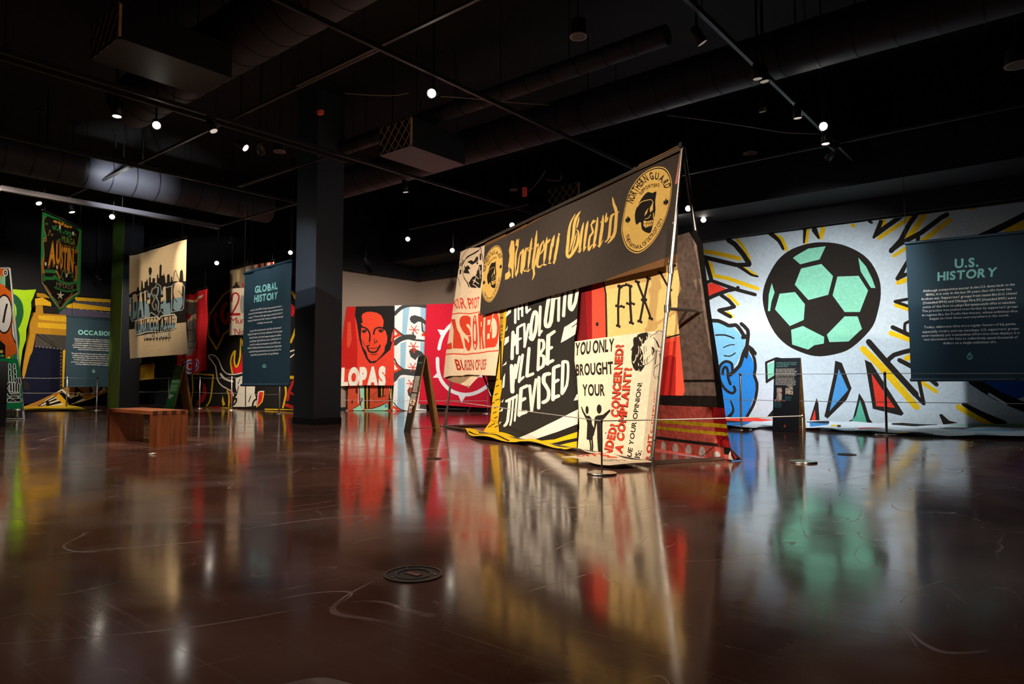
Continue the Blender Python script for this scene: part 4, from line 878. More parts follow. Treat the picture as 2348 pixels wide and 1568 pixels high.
ng += [G_([(285, 455), (215, 590), (182, 750), (166, 950), (150, 1120), (172, 1190), (230, 1140), (315, 990), (340, 850), (335, 745), (300, 722)], 50), G_([(372, 405), (300, 520), (268, 650), (252, 830), (188, 1100)], 50, 2, (1.1, .4)), G_([(352, 500), (308, 700)], 28, 0), G_([(310, 770), (262, 960), (222, 1110)], 24), G_([(300, 800), (268, 980)], 20, 0),
       G_([(428, 600), (396, 760), (370, 980), (356, 1105)], 46, 2, (.7, 1.1)), G_([(320, 1080), (360, 1110), (405, 1030)], 22, 0), G_([(505, 570), (480, 690), (452, 900), (430, 1095)], 48), G_([(425, 1090), (478, 1000)], 22, 0), G_([(600, 545), (560, 640), (592, 760), (540, 830), (518, 970), (520, 1070), (560, 1000), (600, 960)], 36), G_([(550, 640), (605, 580), (640, 560)], 44, 0), G_([(672, 505), (652, 680), (622, 880), (592, 1045)], 46), G_([(590, 1040), (645, 960)], 26, 0),
       G_([(762, 470), (748, 650), (720, 850), (690, 1010)], 52), G_([(665, 985), (695, 1010), (765, 890)], 30, 0), G_([(715, 600), (765, 560)], 26, 0), G_([(822, 430), (805, 580), (850, 500)], 40), G_([(925, 170), (945, 280), (990, 410), (980, 600), (962, 770), (905, 880), (838, 955)], 58), G_([(970, 440), (905, 485), (882, 640), (862, 830), (820, 920)], 48), G_([(790, 935), (830, 895)], 22, 0), G_([(890, 830), (905, 870)], 24, 0), G_([(1010, 440), (1042, 405)], 14, 0)]
def emblem(w):
    E_ = lambda pts: w(pts)
    o = [(630, 122), (725, 162), (780, 280), (785, 430), (742, 680), (640, 940), (520, 1120), (380, 1230), (278, 1220), (195, 1145), (145, 1000), (140, 880), (186, 640), (246, 440), (366, 265), (500, 160)]
    cx, cy = 462, 680; sc = lambda k: [(cx + (x - cx) * k, cy + (y - cy) * k) for x, y in o]
    r = [poly(GOLD, o, w, 3), poly('#1E1A17', sc(.975), w, 3), poly(GOLD, sc(.95), w, 3),
         poly('#1E1A17', [(480, 450), (540, 462), (592, 443), (575, 560), (578, 680), (555, 800), (540, 880), (515, 970), (470, 972), (405, 930), (395, 840), (365, 850), (335, 870), (318, 800), (322, 700), (370, 590), (420, 510)], w, 2),
         S([(350, 640), (395, 580), (470, 555), (525, 548), (550, 590)], 9, w, GOLD), poly(GOLD, [(548, 575), (545, 680), (510, 712), (505, 660)], w), poly(GOLD, [(490, 650), (470, 720), (435, 765), (450, 710)], w), S([(445, 795), (490, 780), (515, 740)], 9, w, GOLD), S([(550, 720), (552, 790)], 9, w, GOLD),
         poly(GOLD, [(428, 815), (470, 825), (548, 808), (530, 880), (450, 908), (425, 880)], w), S([(470, 825), (465, 900)], 6, w), S([(498, 822), (490, 895)], 6, w), S([(525, 818), (515, 885)], 6, w), S([(432, 860), (540, 842)], 7, w),
         arctext('#1E1A17', 'NORTHERN GUARD', [(285, 600), (345, 470), (445, 335), (560, 285), (650, 320), (700, 410)], 88, w, .03), arctext('#1E1A17', 'SUPPORTERS', [(395, 492), (470, 415), (545, 388), (630, 380)], 40, w, .03),
         arctext('#1E1A17', 'THE FAITHFUL OF DETROIT CITY', [(190, 1000), (225, 1110), (290, 1168), (370, 1178), (450, 1130), (560, 1010), (640, 880), (680, 800)], 46, w, .02)]
    for c_ in ((712, 578), (226, 805)): r += [oval('#1E1A17', c_, 12, 46, w), oval('#1E1A17', (c_[0] - 22, c_[1] + 6), 12, 26, w), oval('#1E1A17', (c_[0] + 20, c_[1] - 4), 12, 26, w), S([(c_[0] - 26, c_[1] + 30), (c_[0] + 24, c_[1] + 20)], 9, w)]
    return r
ng += emblem(zE)
src = np.array([(630, 122, 1), (140, 880, 1), (785, 430, 1), (330, 1230, 1)]); dst = np.array([(1134.5, 561.1), (1105.8, 659.5), (1156.3, 595), (1120.7, 690.5)])
AF = np.linalg.lstsq(src, dst, rcond=None)[0]
ng += emblem(lambda pts: [tuple(np.array([p[0], p[1], 1.]) @ AF) for p in pts])
nb = Acc(); nf = folds(.008, 3, 61)
top = [(238, 912), (420, 828), (425, 836), (600, 735), (606, 745), (770, 640), (776, 650), (905, 560), (912, 572), (1150, 440), (1160, 452), (1180, 440), (1400, 345), (1560, 240), (1568, 248), (1600, 215), (1800, 118), (1972, 28)]
paint(nb, PFr.off(-.035), z7(top + [(1935, 500), (1925, 1082), (1200, 1262), (750, 1388), (190, 1545), (215, 1230)]), '#3E3631', [poly('#6B4A2C', top[:18] + [(1960, 60), (1760, 160), (1400, 372), (900, 590), (600, 760), (240, 940)], z7), poly('#6B4A2C', [(1300, 1225), (1560, 1130), (1925, 1000), (1925, 1090), (1300, 1245)], z7)] + ng, nf, .2)
no = nb.build('lettered_banner'); tag(no, 'long dark banner with gold blackletter words and skull emblems, top of pipe frame', 'banner')
for p in ((1848, 1060), (1885, 722), (198, 1520)):
    u, v = PFr.uv(*z7([p])[0]); c_ = PFr.at(u, v, -.02); a_, b_ = PFr.U * .02, PFr.V * .02
    o = Acc().tube([c_ + a_ * cos(t) + b_ * sin(t) for t in np.linspace(0, 2 * pi, 13)], .006, STEEL, 6, False).build('grommet', no); o['label'] = 'small steel eyelet ring'
# ------------------------------------------------------------------ corner display: portrait, letters, gear
zL = Z(770, 680, 5.6); zJ = Z(900, 680, 4.75)
FH = np.array([-sin(YAW), cos(YAW), 0])
PLo = Plane(EYE * 0 + D(782, 873, 19.2) * np.array([1, 1, 0]), RT, (0, 0, 1))
OR = '#E5452B'; T = lambda pts, w, sm=2, c=BK, tp=None: stroke(c, pts, w, zL, sm, tp)
lf = folds(.025, 4, 71, .3)
# graffiti cloth behind, reaching the floor
PG_ = PLo.off(-.12); gz = low2 = None
def foot(pl, x, z=.01):
    lo, hi = 880, 1100
    for _ in range(40):
        m = (lo + hi) / 2; u, v = pl.uv(x, m)
        if pl.at(u, v)[2] > z: lo = m
        else: hi = m
    return (x, lo)
gr = [poly('#16120F', [(360, 1100), (440, 1100), (430, 1440), (372, 1440)], zL), T([(400, 1120), (402, 1430)], 20, 0, '#C08420'), poly('#16120F', [(535, 1100), (622, 1100), (612, 1280), (545, 1292)], zL), T([(590, 1120), (590, 1275)], 16, 0, '#C08420'), poly('#16120F', [(690, 1100), (750, 1100), (735, 1460), (676, 1442)], zL), T([(715, 1120), (712, 1440)], 14, 0, '#C08420'),
      poly('#97D6AE', [(305, 1100), (362, 1100), (362, 1440), (335, 1460), (318, 1300)], zL), poly('#97D6AE', [(360, 1452), (480, 1442), (660, 1368), (672, 1452), (560, 1470), (400, 1478)], zL), poly('#97D6AE', [(215, 1442), (310, 1388), (345, 1470), (240, 1462)], zL), oval('#8A6FA8', (333, 1325), 16, 26, zL), oval('#3D8FB0', (645, 1405), 18, 22, zL),
      T([(150, 1130), (138, 1300), (140, 1445)], 26), T([(300, 1140), (296, 1270), (318, 1390)], 9), T([(220, 1440), (310, 1385), (340, 1300)], 8), T([(440, 1440), (560, 1410), (660, 1360)], 9), T([(540, 1140), (545, 1300), (640, 1272)], 9, 0), T([(490, 1290), (500, 1360), (700, 1320), (690, 1180)], 5, 0), T([(450, 1290), (530, 1220)], 5, 0), T([(290, 1160), (290, 1370)], 6, 0, '#E8E4DA'), T([(690, 1150), (705, 1340)], 6, 0, '#E8E4DA'), T([(690, 1300), (740, 1370)], 9),
      T([(130, 1460), (300, 1478), (500, 1470), (720, 1475)], 10, 2, '#DDE4D8'), oval('#5E1E16', (270, 1210), 18, 40, zL), oval('#5E1E16', (210, 1350), 10, 30, zL)]
gc = Acc(); paint(gc, PG_, zL([(135, 1080), (755, 1080), (740, 1300)]) + [foot(PG_, 901), foot(PG_, 793)], '#C64A2C', gr, lf, .15)
tag(gc.build('graffiti_cloth'), 'orange and mint graffiti cloth on the floor beneath the red portrait banner', 'banner')
# letters cloth
st_ = '#9CC2D4'; GY = '#454442'
sc_ = [poly(st_, [(862, 130), (948, 120), (900, 540), (850, 480)], zL), poly(st_, [(1090, 95), (1180, 95), (1150, 300), (1085, 250)], zL), poly(st_, [(830, 600), (905, 575), (890, 945), (830, 905)], zL), poly(st_, [(1085, 578), (1160, 595), (1130, 745), (1085, 705)], zL), poly(st_, [(798, 1060), (886, 1035), (880, 1475), (790, 1445)], zL), poly(st_, [(1085, 1060), (1150, 1060), (1140, 1300), (1090, 1300)], zL), poly(st_, [(1120, 360), (1165, 370), (1160, 470), (1115, 440)], zL),
       T([(755, 225), (830, 150), (920, 112), (1040, 108), (1175, 128)], 46, 2, GY), T([(748, 405), (850, 490), (960, 545), (1060, 560), (1160, 570)], 24, 2, GY), T([(760, 600), (810, 555), (900, 520), (1000, 520)], 66, 2, GY), T([(755, 800), (790, 870), (870, 935), (960, 975), (1030, 1005)], 20, 2, GY), T([(745, 1060), (800, 985), (880, 965), (1030, 985)], 78, 2, GY), T([(745, 1360), (790, 1420), (850, 1455), (930, 1475)], 14, 2, GY),
       poly(GY, [(945, 285), (965, 250), (1010, 236), (1100, 262), (1170, 320), (1160, 380), (1110, 330), (1055, 318), (1008, 352), (965, 325)], zL), T([(1105, 330), (1110, 440), (1160, 480)], 18, 0, GY), poly(GY, [(940, 700), (960, 672), (1000, 660), (1100, 708), (1145, 760), (1060, 760), (1020, 815), (962, 772)], zL), poly(GY, [(918, 1205), (940, 1170), (990, 1160), (1090, 1200), (1040, 1250), (970, 1310), (930, 1265)], zL), poly(GY, [(1000, 440), (1005, 520), (970, 525)], zL), poly(GY, [(995, 920), (1000, 1000), (965, 985)], zL), T([(1080, 1000), (1150, 1010)], 50, 0, GY),
       poly(OR, [(745, 400), (845, 500), (800, 515), (745, 540)], zL), poly('#EDEBE4', [(752, 432), (790, 480), (752, 505)], zL), poly(OR, [(745, 835), (845, 930), (745, 985)], zL), poly('#EDEBE4', [(750, 865), (795, 930), (750, 945)], zL), poly(OR, [(1105, 470), (1165, 460), (1160, 512), (1100, 506)], zL), poly(OR, [(735, 1390), (870, 1482), (715, 1482)], zL), poly('#EDEBE4', [(735, 1430), (790, 1470), (730, 1472)], zL), oval('#C8402F', (1005, 695), 14, 34, zL), oval('#C8402F', (965, 1205), 20, 34, zL)]
for c_ in ((1005, 425), (997, 640), (992, 908), (970, 1120)):
    for a in (.05, .9, 2.1): sc_.append(T([(c_[0] - 62 * cos(a), c_[1] - 62 * sin(a)), (c_[0] + 62 * cos(a), c_[1] + 62 * sin(a))], 11, 0, '#D8472E'))
ls_ = Acc(); PSc = PLo.off(-.06); paint(ls_, PSc, zL([(752, 113), (1172, 100), (1160, 600), (1150, 1000)]) + [foot(PSc, 978), foot(PSc, 899)] + zL([(742, 1200)]), '#EDEBE4', sc_, lf, .2)
tag(ls_.build('letter_cloth'), 'tall white and pale blue cloth with curling letters and red stars beside the portrait', 'banner')
# portrait banner
lo_ = [poly('#C4221B', [(40, 100), (262, 100), (245, 300), (278, 650), (272, 915), (30, 940)], zL), poly('#DB4A30', [(150, 330), (190, 320), (205, 560), (170, 660), (140, 640)], zL),
       poly('#221E1C', [(258, 100), (770, 100), (765, 500), (722, 600), (700, 682), (640, 735), (560, 805), (500, 852), (430, 852), (390, 800), (340, 685), (302, 560), (272, 350), (245, 240)], zL),
       poly(OR, [(330, 250), (350, 215), (400, 196), (460, 194), (530, 208), (582, 240), (616, 310), (612, 382), (592, 402), (640, 440), (664, 520), (656, 600), (632, 640), (626, 700), (590, 750), (525, 818), (455, 832), (412, 792), (390, 710), (342, 640), (322, 520), (326, 400), (350, 388), (320, 345), (345, 330)], zL),
       poly(OR, [(740, 418), (770, 430), (770, 560), (722, 585), (708, 570), (722, 470)], zL), T([(735, 430), (748, 500), (730, 580)], 8),
       T([(328, 390), (380, 402), (420, 440), (438, 500), (432, 570)], 20), T([(488, 482), (496, 430), (530, 402), (580, 398), (620, 415)], 20), T([(338, 432), (355, 462), (388, 440), (398, 415)], 15), oval(BK, (368, 440), 16, 18, zL), T([(552, 425), (570, 455), (600, 450), (612, 425)], 14), oval(BK, (580, 432), 15, 18, zL),
       T([(486, 540), (500, 570), (492, 608)], 8), T([(520, 560), (532, 582), (505, 590)], 10), T([(402, 635), (418, 690), (450, 712), (510, 712), (550, 668), (568, 628)], 22), T([(395, 632), (430, 625)], 14, 0), T([(420, 660), (480, 664), (552, 655)], 9), T([(450, 738), (490, 745), (525, 735)], 10), T([(425, 580), (440, 605)], 7, 0), T([(345, 560), (370, 640)], 6),
       text('#F8E6D2', 'LOPAS', [(66, 1147), (640, 1138), (643, 915), (74, 935)], zL, .075, .0), T([(640, 1050), (745, 1100)], 5, 2, '#B8201A'), T([(272, 900), (274, 1140)], 4, 0, '#B8201A')]
lp_ = Acc(); paint(lp_, PLo, zL([(138, 128), (755, 118), (748, 600), (745, 1142), (400, 1138), (68, 1148), (76, 600), (102, 380)]), '#E2402C', lo_, lf, .18)
tag(lp_.build('portrait_banner'), 'red banner with black and orange smiling face above white capitals', 'banner')
# gear banner on its pipe stand
uL = PLo.uv(966, 873)[0]
ga, gb = D(966, 873, 19.1) * np.array([1, 1, 0]), D(1118, 873, 18.55) * np.array([1, 1, 0])
PGe = Plane(ga, gb - ga, (0, 0, 1))
J = lambda pts, w, sm=3: stroke('#F1ECEE', pts, w, zJ, sm)
gg = [J([(760, 240), (640, 308), (570, 390), (528, 480), (508, 568)], 38), J([(490, 674), (494, 790), (525, 900), (590, 985), (660, 1035), (770, 1066), (890, 1054), (1010, 990), (1120, 880)], 40), poly('#F1ECEE', [(490, 357), (578, 366), (530, 430)], zJ), poly('#F1ECEE', [(434, 882), (495, 818), (520, 884)], zJ), poly('#F1ECEE', [(718, 1075), (802, 1078), (750, 1158)], zJ),
      poly('#F1ECEE', [(640, 650), (638, 500), (655, 460), (690, 448), (980, 448), (980, 880), (650, 865), (608, 840), (600, 760), (615, 690)], zJ), poly('#D01F35', [(720, 540), (900, 540), (900, 620), (720, 620)], zJ), poly('#D01F35', [(720, 720), (900, 720), (900, 800), (720, 800)], zJ)]
gf = folds(.03, 3.2, 81, 1.1); gx = Acc()
paint(gx, PGe, zJ([(370, 84), (745, 72), (1180, 58), (1180, 1218), (1020, 1211), (650, 1190), (280, 1166), (345, 640)]), '#D01F35', gg, lambda u, v: gf(u, v) * min(1, abs(v - 3)), .2)
tag(gx.build('gear_banner'), 'crimson banner with white toothed ring, left of the pipe frame', 'banner')
tb = thing('banner_stand', 'low black stand with metal feet under the crimson gear banner', 'stand', tuple(ga))
ax_ = (gb - ga) / np.linalg.norm(gb - ga)
a0, a1 = ga + ax_ * .2, ga + ax_ * 3.2; nb_ = np.array([-ax_[1], ax_[0], 0])
Acc().tube([a0 + (0, 0, .06) + nb_ * .1, a1 + (0, 0, .06) + nb_ * .1], .03, BLACKM, 10).build('base_rail', tb)
Acc().tube([a0 + nb_ * .1 + (0, 0, 2.93), a1 + nb_ * .1 + (0, 0, 2.93)], .02, BLACKM, 10).build('top_rail', tb)
for f in (.02, .55, .98): Acc().tube([a0 + (a1 - a0) * f + nb_ * .1, a0 + (a1 - a0) * f + nb_ * .1 + (0, 0, 2.95)], .02, BLACKM, 10).build('upright', tb)
for f in (.2, .42, .62, .82):
    c = a0 + (a1 - a0) * f
    Acc().tube([c - nb_ * .22 + (0, 0, .012), c + (0, 0, .14), c + nb_ * .16 + (0, 0, .06)], .012, STEEL, 8).build('foot', tb)
# low barrier cord in front of the corner display
# ------------------------------------------------------------------ hanging cloths on the left half
zD = Z(290, 540, 5.4067); zF = Z(400, 590, 4.2367); zT = Z(80, 470, 6.033); z0 = Z(0, 600, 4.127)
RODM = mat('black_hanging_rod', '#1A1A1C', .4, metal=.5)
def hang(pl, pa, pb, parent, up=.03, lines=True, r=.014, name='hanging_rod'):
    "rod along the top edge, with two wires to the ceiling"
    A_ = pl.at(*pl.uv(*pa)) + (0, 0, up); B_ = pl.at(*pl.uv(*pb)) + (0, 0, up)
    Acc().tube([A_, B_], r, RODM, 10).build(name, parent)
    for f in (.06, .94):
        c = A_ + (B_ - A_) * f; Acc().tube([c, (c[0], c[1], 6.6)], .005, RODM, 5).build('suspension_wire', parent)
# --- tan cloth with skyline
dY = D(428, 548, 15.3)[1]; PDa = Plane((0, dY, 0), (1, 0, 0), (0, 0, 1))
TN = '#E2C89E'; BG = '#8DA9B2'; GH = '#A9B8BA'
K_ = lambda pts, w, sm=0, c=BK: stroke(c, pts, w, zD, sm)
half = [(-200, 860), (300, 800), (500, 800), (900, 720), (900, 1200), (-200, 1200)]
half2 = [(-200, 1130), (300, 1085), (560, 1085), (900, 1040), (900, 1400), (-200, 1400)]
da = [poly(BK, [(20, 745), (60, 705), (95, 690), (120, 692), (128, 650), (152, 633), (160, 682), (180, 682), (190, 548), (205, 575), (210, 650), (226, 650), (228, 575), (250, 570), (262, 532), (275, 570), (276, 620), (288, 620), (291, 485), (282, 440), (288, 400), (303, 392), (318, 402), (324, 440), (315, 485), (312, 580), (328, 580), (330, 530), (356, 528), (356, 590), (372, 590), (374, 488), (388, 478), (390, 530), (400, 520), (402, 380), (415, 353), (430, 372), (428, 492), (453, 496), (460, 455), (468, 492), (476, 510), (484, 585), (497, 585), (500, 488), (520, 474), (533, 500), (533, 572), (545, 572), (548, 510), (562, 508), (570, 568), (660, 566), (668, 445), (685, 420), (698, 440), (704, 565), (760, 565), (760, 1072), (20, 1166)], zD),
      K_([(576, 565), (590, 470), (605, 435), (620, 440), (640, 500), (660, 560)], 8, 2), K_([(600, 450), (598, 560)], 4), K_([(615, 445), (618, 560)], 4), K_([(630, 470), (634, 560)], 4), poly(BG, [(292, 488), (315, 486), (312, 520), (294, 522)], zD),
      poly(GH, [(45, 770), (265, 680), (285, 720), (305, 790), (310, 700), (380, 590), (425, 625), (430, 700), (455, 650), (560, 620), (600, 590), (690, 580), (720, 640), (712, 900), (690, 930), (560, 955), (450, 975), (420, 930), (375, 1008), (310, 960), (290, 985), (60, 1068), (45, 1030)], zD), poly(BK, [(52, 778), (262, 690), (278, 725), (300, 810), (316, 705), (380, 600), (418, 632), (424, 720), (460, 658), (560, 630), (605, 598), (686, 590), (712, 645), (704, 895), (685, 922), (560, 945), (455, 965), (415, 915), (375, 995), (315, 945), (285, 975), (66, 1058), (52, 1025)], zD),
      poly(BG, [(265, 720), (305, 715), (305, 765), (268, 770)], zD), poly(BG, [(425, 690), (455, 680), (455, 730), (425, 735)], zD), poly(TN, [(262, 800), (302, 790), (302, 840), (262, 850)], zD), poly(BG, [(30, 770), (48, 765), (46, 840), (30, 840)], zD), poly(TN, [(30, 850), (48, 845), (48, 940), (30, 945)], zD), poly(BG, [(30, 940), (48, 940), (48, 1000), (30, 1000)], zD), poly(BG, [(420, 850), (455, 840), (455, 905), (415, 910)], zD), poly(TN, [(424, 770), (460, 760), (460, 800), (424, 830)], zD)]
for t_, q in (('D', [(64, 1010), (135, 985), (138, 735), (66, 765)]), ('A', [(125, 985), (215, 960), (212, 708), (145, 730)]), ('L', [(222, 960), (292, 935), (262, 690), (225, 705)]), ('L', [(455, 945), (545, 925), (520, 640), (455, 665)]), ('I', [(552, 905), (572, 900), (570, 640), (556, 645)]), ('S', [(585, 905), (700, 885), (700, 605), (585, 625)])):
    da += [text(TN, t_, q, zD, .09), text(BG, t_, q, zD, .09, clip=half)]
da += [K_([(375, 640), (330, 660), (320, 720), (350, 780), (325, 850), (345, 920), (370, 900), (360, 850)], 16, 2, '#8E8474'), K_([(390, 640), (385, 720), (365, 760), (395, 830), (385, 940)], 15, 2, BG), K_([(345, 730), (380, 770)], 10, 0, BG),
       poly(BK, [(90, 1060), (390, 1000), (400, 1040), (420, 1000), (600, 965), (640, 1010), (630, 1150), (580, 1180), (400, 1200), (110, 1250)], zD),
       K_([(105, 1060), (240, 1025), (385, 1008), (402, 1040), (425, 1000), (600, 975), (630, 1010), (622, 1140), (575, 1165), (400, 1190), (250, 1195), (115, 1235), (100, 1150), (105, 1060)], 13, 0, '#EADFC8')]
for t_, q in (('LUNÁTICOS', [(118, 1212), (392, 1160), (390, 1026), (122, 1070)]), ('AZULES', [(412, 1162), (622, 1130), (622, 1000), (420, 1030)])):
    da += [text(TN, t_, q, zD, .06, .04), text(BG, t_, q, zD, .06, .04, clip=half2)]
da += [text(BK, 'BARRIO X BARRIO', [(218, 1290), (548, 1262), (548, 1178), (222, 1218)], zD, .13), text('#F2E6CE', 'BARRIO X BARRIO', [(222, 1280), (544, 1252), (544, 1188), (226, 1228)], zD, .02)]
for i in range(9): da.append(K_([(230 + i * 36, 1280), (228 + i * 36, 1308)], 8))
tD = thing('skyline_banner', 'tan hanging banner with black skyline and blocky letters, left of the centre column', 'banner', tuple(PDa.at(*PDa.uv(*zD([(400, 160)])[0]))))
sk = Acc(); sf = folds(.02, 4, 91, .2)
paint(sk, PDa, zD([(40, 250), (130, 236), (215, 212), (310, 182), (400, 150), (490, 124), (580, 94), (660, 72), (745, 48), (735, 400), (728, 700), (738, 1070), (765, 1455), (700, 1476), (560, 1482), (300, 1502), (40, 1525), (30, 1160), (32, 700)]), TN, da, sf, .15)
sk.build('painted_cloth', tD); hang(PDa, *zD([(35, 235), (750, 32)]), tD)
# --- pointed green banner
a1, a2 = D(95, 487, 14), D(187, 525, 15.52); PAu = Plane(a1 * np.array([1, 1, 0]), (a2 - a1) * np.array([1, 1, 0]), (0, 0, 1))
A_ = lambda pts, w, c, sm=2: stroke(c, pts, w, zT, sm); GN = '#1E8040'; GD = '#D9952C'; DG = '#2B7A3C'
inner = [(165, 150), (250, 185), (370, 225), (470, 265), (570, 310), (600, 345), (625, 385), (612, 480), (600, 560), (572, 590), (605, 640), (600, 760), (590, 900), (580, 1060), (600, 1210), (520, 1250), (430, 1330), (345, 1430), (300, 1330), (210, 1230), (105, 1070), (100, 940), (120, 780), (132, 700), (115, 510), (158, 440), (125, 320), (122, 200)]
au = [poly('#14110F', inner, zT), A_(inner[6:] + inner[:1], 8, '#A87A38', 0), A_([(110, 1075), (210, 1245), (345, 1435), (440, 1345), (520, 1265), (600, 1215)], 9, '#C9B89A')]
for x, y in ((385, 260), (350, 268), (425, 285), (330, 245), (460, 300), (290, 235), (270, 225), (500, 305)): au.append(oval(GD, (x, y), 20, 26 - abs(x - 385) * .1, zT, 8))
for x, y in ((250, 305), (285, 295), (310, 340), (350, 370), (345, 345), (270, 330), (400, 385), (430, 365), (450, 400), (470, 380), (500, 395), (490, 430), (160, 260), (560, 410), (520, 990), (545, 1040), (130, 980), (135, 1040), (490, 940), (545, 800), (360, 560), (330, 480), (510, 610)): au.append(oval(DG, (x, y), 20, 16, zT, 8, rot=x))
for x, y in ((340, 310), (532, 395), (150, 815), (300, 860), (465, 930), (437, 975)): au.append(poly('#EFE4CC', [(x - 12, y - 26), (x + 14, y - 22), (x + 10, y + 22), (x - 8, y + 24)], zT))
au += [A_([(205, 350), (190, 410), (175, 415)], 7, '#B08A42'), A_([(200, 345), (215, 350), (205, 380)], 6, '#B08A42'), oval('#B08A42', (235, 412), 14, 18, zT, 8), oval('#14110F', (235, 412), 7, 10, zT, 8), text('#7FA23C', 'MURGA', [(368, 505), (560, 562), (562, 480), (372, 418)], zT, .0), text('#B08A42', 'de', [(288, 525), (335, 530), (335, 480), (288, 478)], zT, .0),
       text('#7A4A18', 'AU', [(178, 838), (345, 800), (352, 540), (196, 528)], zT, .09), text(GD, 'AU', [(186, 826), (345, 790), (350, 545), (200, 535)], zT, .03), text('#7A4A18', 'STIN', [(338, 868), (535, 925), (545, 610), (352, 580)], zT, .09), text(GD, 'STIN', [(345, 855), (530, 915), (540, 620), (356, 590)], zT, .03),
       A_([(145, 918), (210, 915), (280, 925)], 44, DG), A_([(135, 1012), (260, 1015)], 44, DG), A_([(268, 985), (340, 1050), (470, 1088), (588, 1062)], 36, DG), A_([(275, 1140), (380, 1180), (480, 1195), (580, 1170)], 26, DG), text('#8C8268', 'MMXIX', [(290, 1130), (545, 1178), (548, 1106), (292, 1062)], zT, .0), A_([(290, 910), (340, 1010)], 26, '#B07A2C'),
       A_([(395, 900), (360, 980), (400, 1040)], 14, '#6F7A42'), A_([(420, 890), (430, 1000)], 14, '#6F7A42'), A_([(120, 740), (110, 850), (125, 940)], 30, '#B06A22'), A_([(570, 850), (580, 940), (565, 1040)], 30, '#B06A22'), oval('#A87A38', (140, 480), 24, 32, zT, 10), oval('#14110F', (140, 482), 10, 16, zT, 8), oval('#A87A38', (575, 640), 24, 30, zT, 10), oval('#14110F', (575, 640), 10, 14, zT, 8), A_([(150, 1110), (190, 1180), (225, 1230)], 16, '#9A5F22'), A_([(520, 1210), (480, 1270), (420, 1310)], 16, '#9A5F22'), oval('#5A4A38', (342, 1340), 32, 34, zT, 6)]
c_ = (352, 1250); au.append(poly('#EFE6D4', [(c_[0] + (62 if k % 2 == 0 else 20) * sin(k * pi / 5 + .1), c_[1] - (66 if k % 2 == 0 else 22) * cos(k * pi / 5 + .1)) for k in range(10)], zT))
tA = thing('pointed_banner', 'green pointed hanging banner with gold lettering and a white star, upper left', 'banner', tuple(PAu.at(*PAu.uv(*zT([(375, 220)])[0]))))
ab = Acc(); af = folds(.012, 5, 101)
paint(ab, PAu, zT([(105, 95), (160, 115), (370, 207), (560, 300), (648, 345), (640, 780), (625, 1225), (480, 1360), (345, 1490), (220, 1290), (100, 1075), (85, 800), (90, 400)]), GN, au, af, .15); ab.build('painted_cloth', tA); hang(PAu, *zT([(100, 85), (652, 335)]), tA)
# --- red flag with grey bull
f1, f2 = D(424, 677, 19), D(472, 663, 17.75); PFc = Plane(f1 * np.array([1, 1, 0]), (f2 - f1) * np.array([1, 1, 0]), (0, 0, 1))
F_ = lambda pts, w, c, sm=2: stroke(c, pts, w, zF, sm)
fl_ = [F_([(90, 420), (130, 418), (170, 432)], 26, '#D9C4A0'), poly('#D9C4A0', [(165, 425), (205, 405), (285, 355), (270, 385), (215, 432), (180, 440)], zF), poly('#5E564E', [(130, 435), (200, 432), (210, 540), (160, 600), (112, 570)], zF), poly('#D9C4A0', [(165, 560), (208, 545), (212, 600), (165, 640), (120, 700), (115, 640)], zF), poly('#8A8580', [(150, 620), (200, 588), (222, 680), (212, 820), (160, 952), (128, 955), (118, 800)], zF), F_([(140, 700), (180, 720)], 6, BK), F_([(150, 820), (190, 800)], 6, BK), F_([(135, 880), (180, 870)], 6, BK), F_([(175, 640), (185, 660)], 8, '#3B2F8A'), poly('#8E1518', [(130, 545), (165, 555), (150, 610)], zF)]
for t_, q in (('F', [(56, 1096), (98, 1088), (100, 1000), (60, 1006)]), ('C', [(122, 1120), (166, 1112), (167, 1002), (128, 1008)]), ('D', [(188, 1108), (240, 1096), (242, 992), (194, 1000)])): fl_ += [text('#EDE6F0', t_, q, zF, .1), text('#4A3FA8', t_, q, zF, .0)]
ff = folds(.05, 7, 111, .2); fa_ = Acc()
paint(fa_, PFc, zF([(40, 388), (110, 370), (200, 345), (312, 303), (306, 600), (300, 850), (298, 1098), (250, 1108), (240, 1125), (130, 1135), (25, 1118), (30, 960)]), '#D2222B', fl_, ff, .15)
tF = thing('bull_flag', 'red flag with a grey horned bull, half hidden behind the tan skyline banner', 'banner', tuple(PFc.at(*PFc.uv(*zF([(200, 345)])[0])))); fa_.build('flag_cloth', tF); hang(PFc, *zF([(40, 382), (315, 296)]), tF)
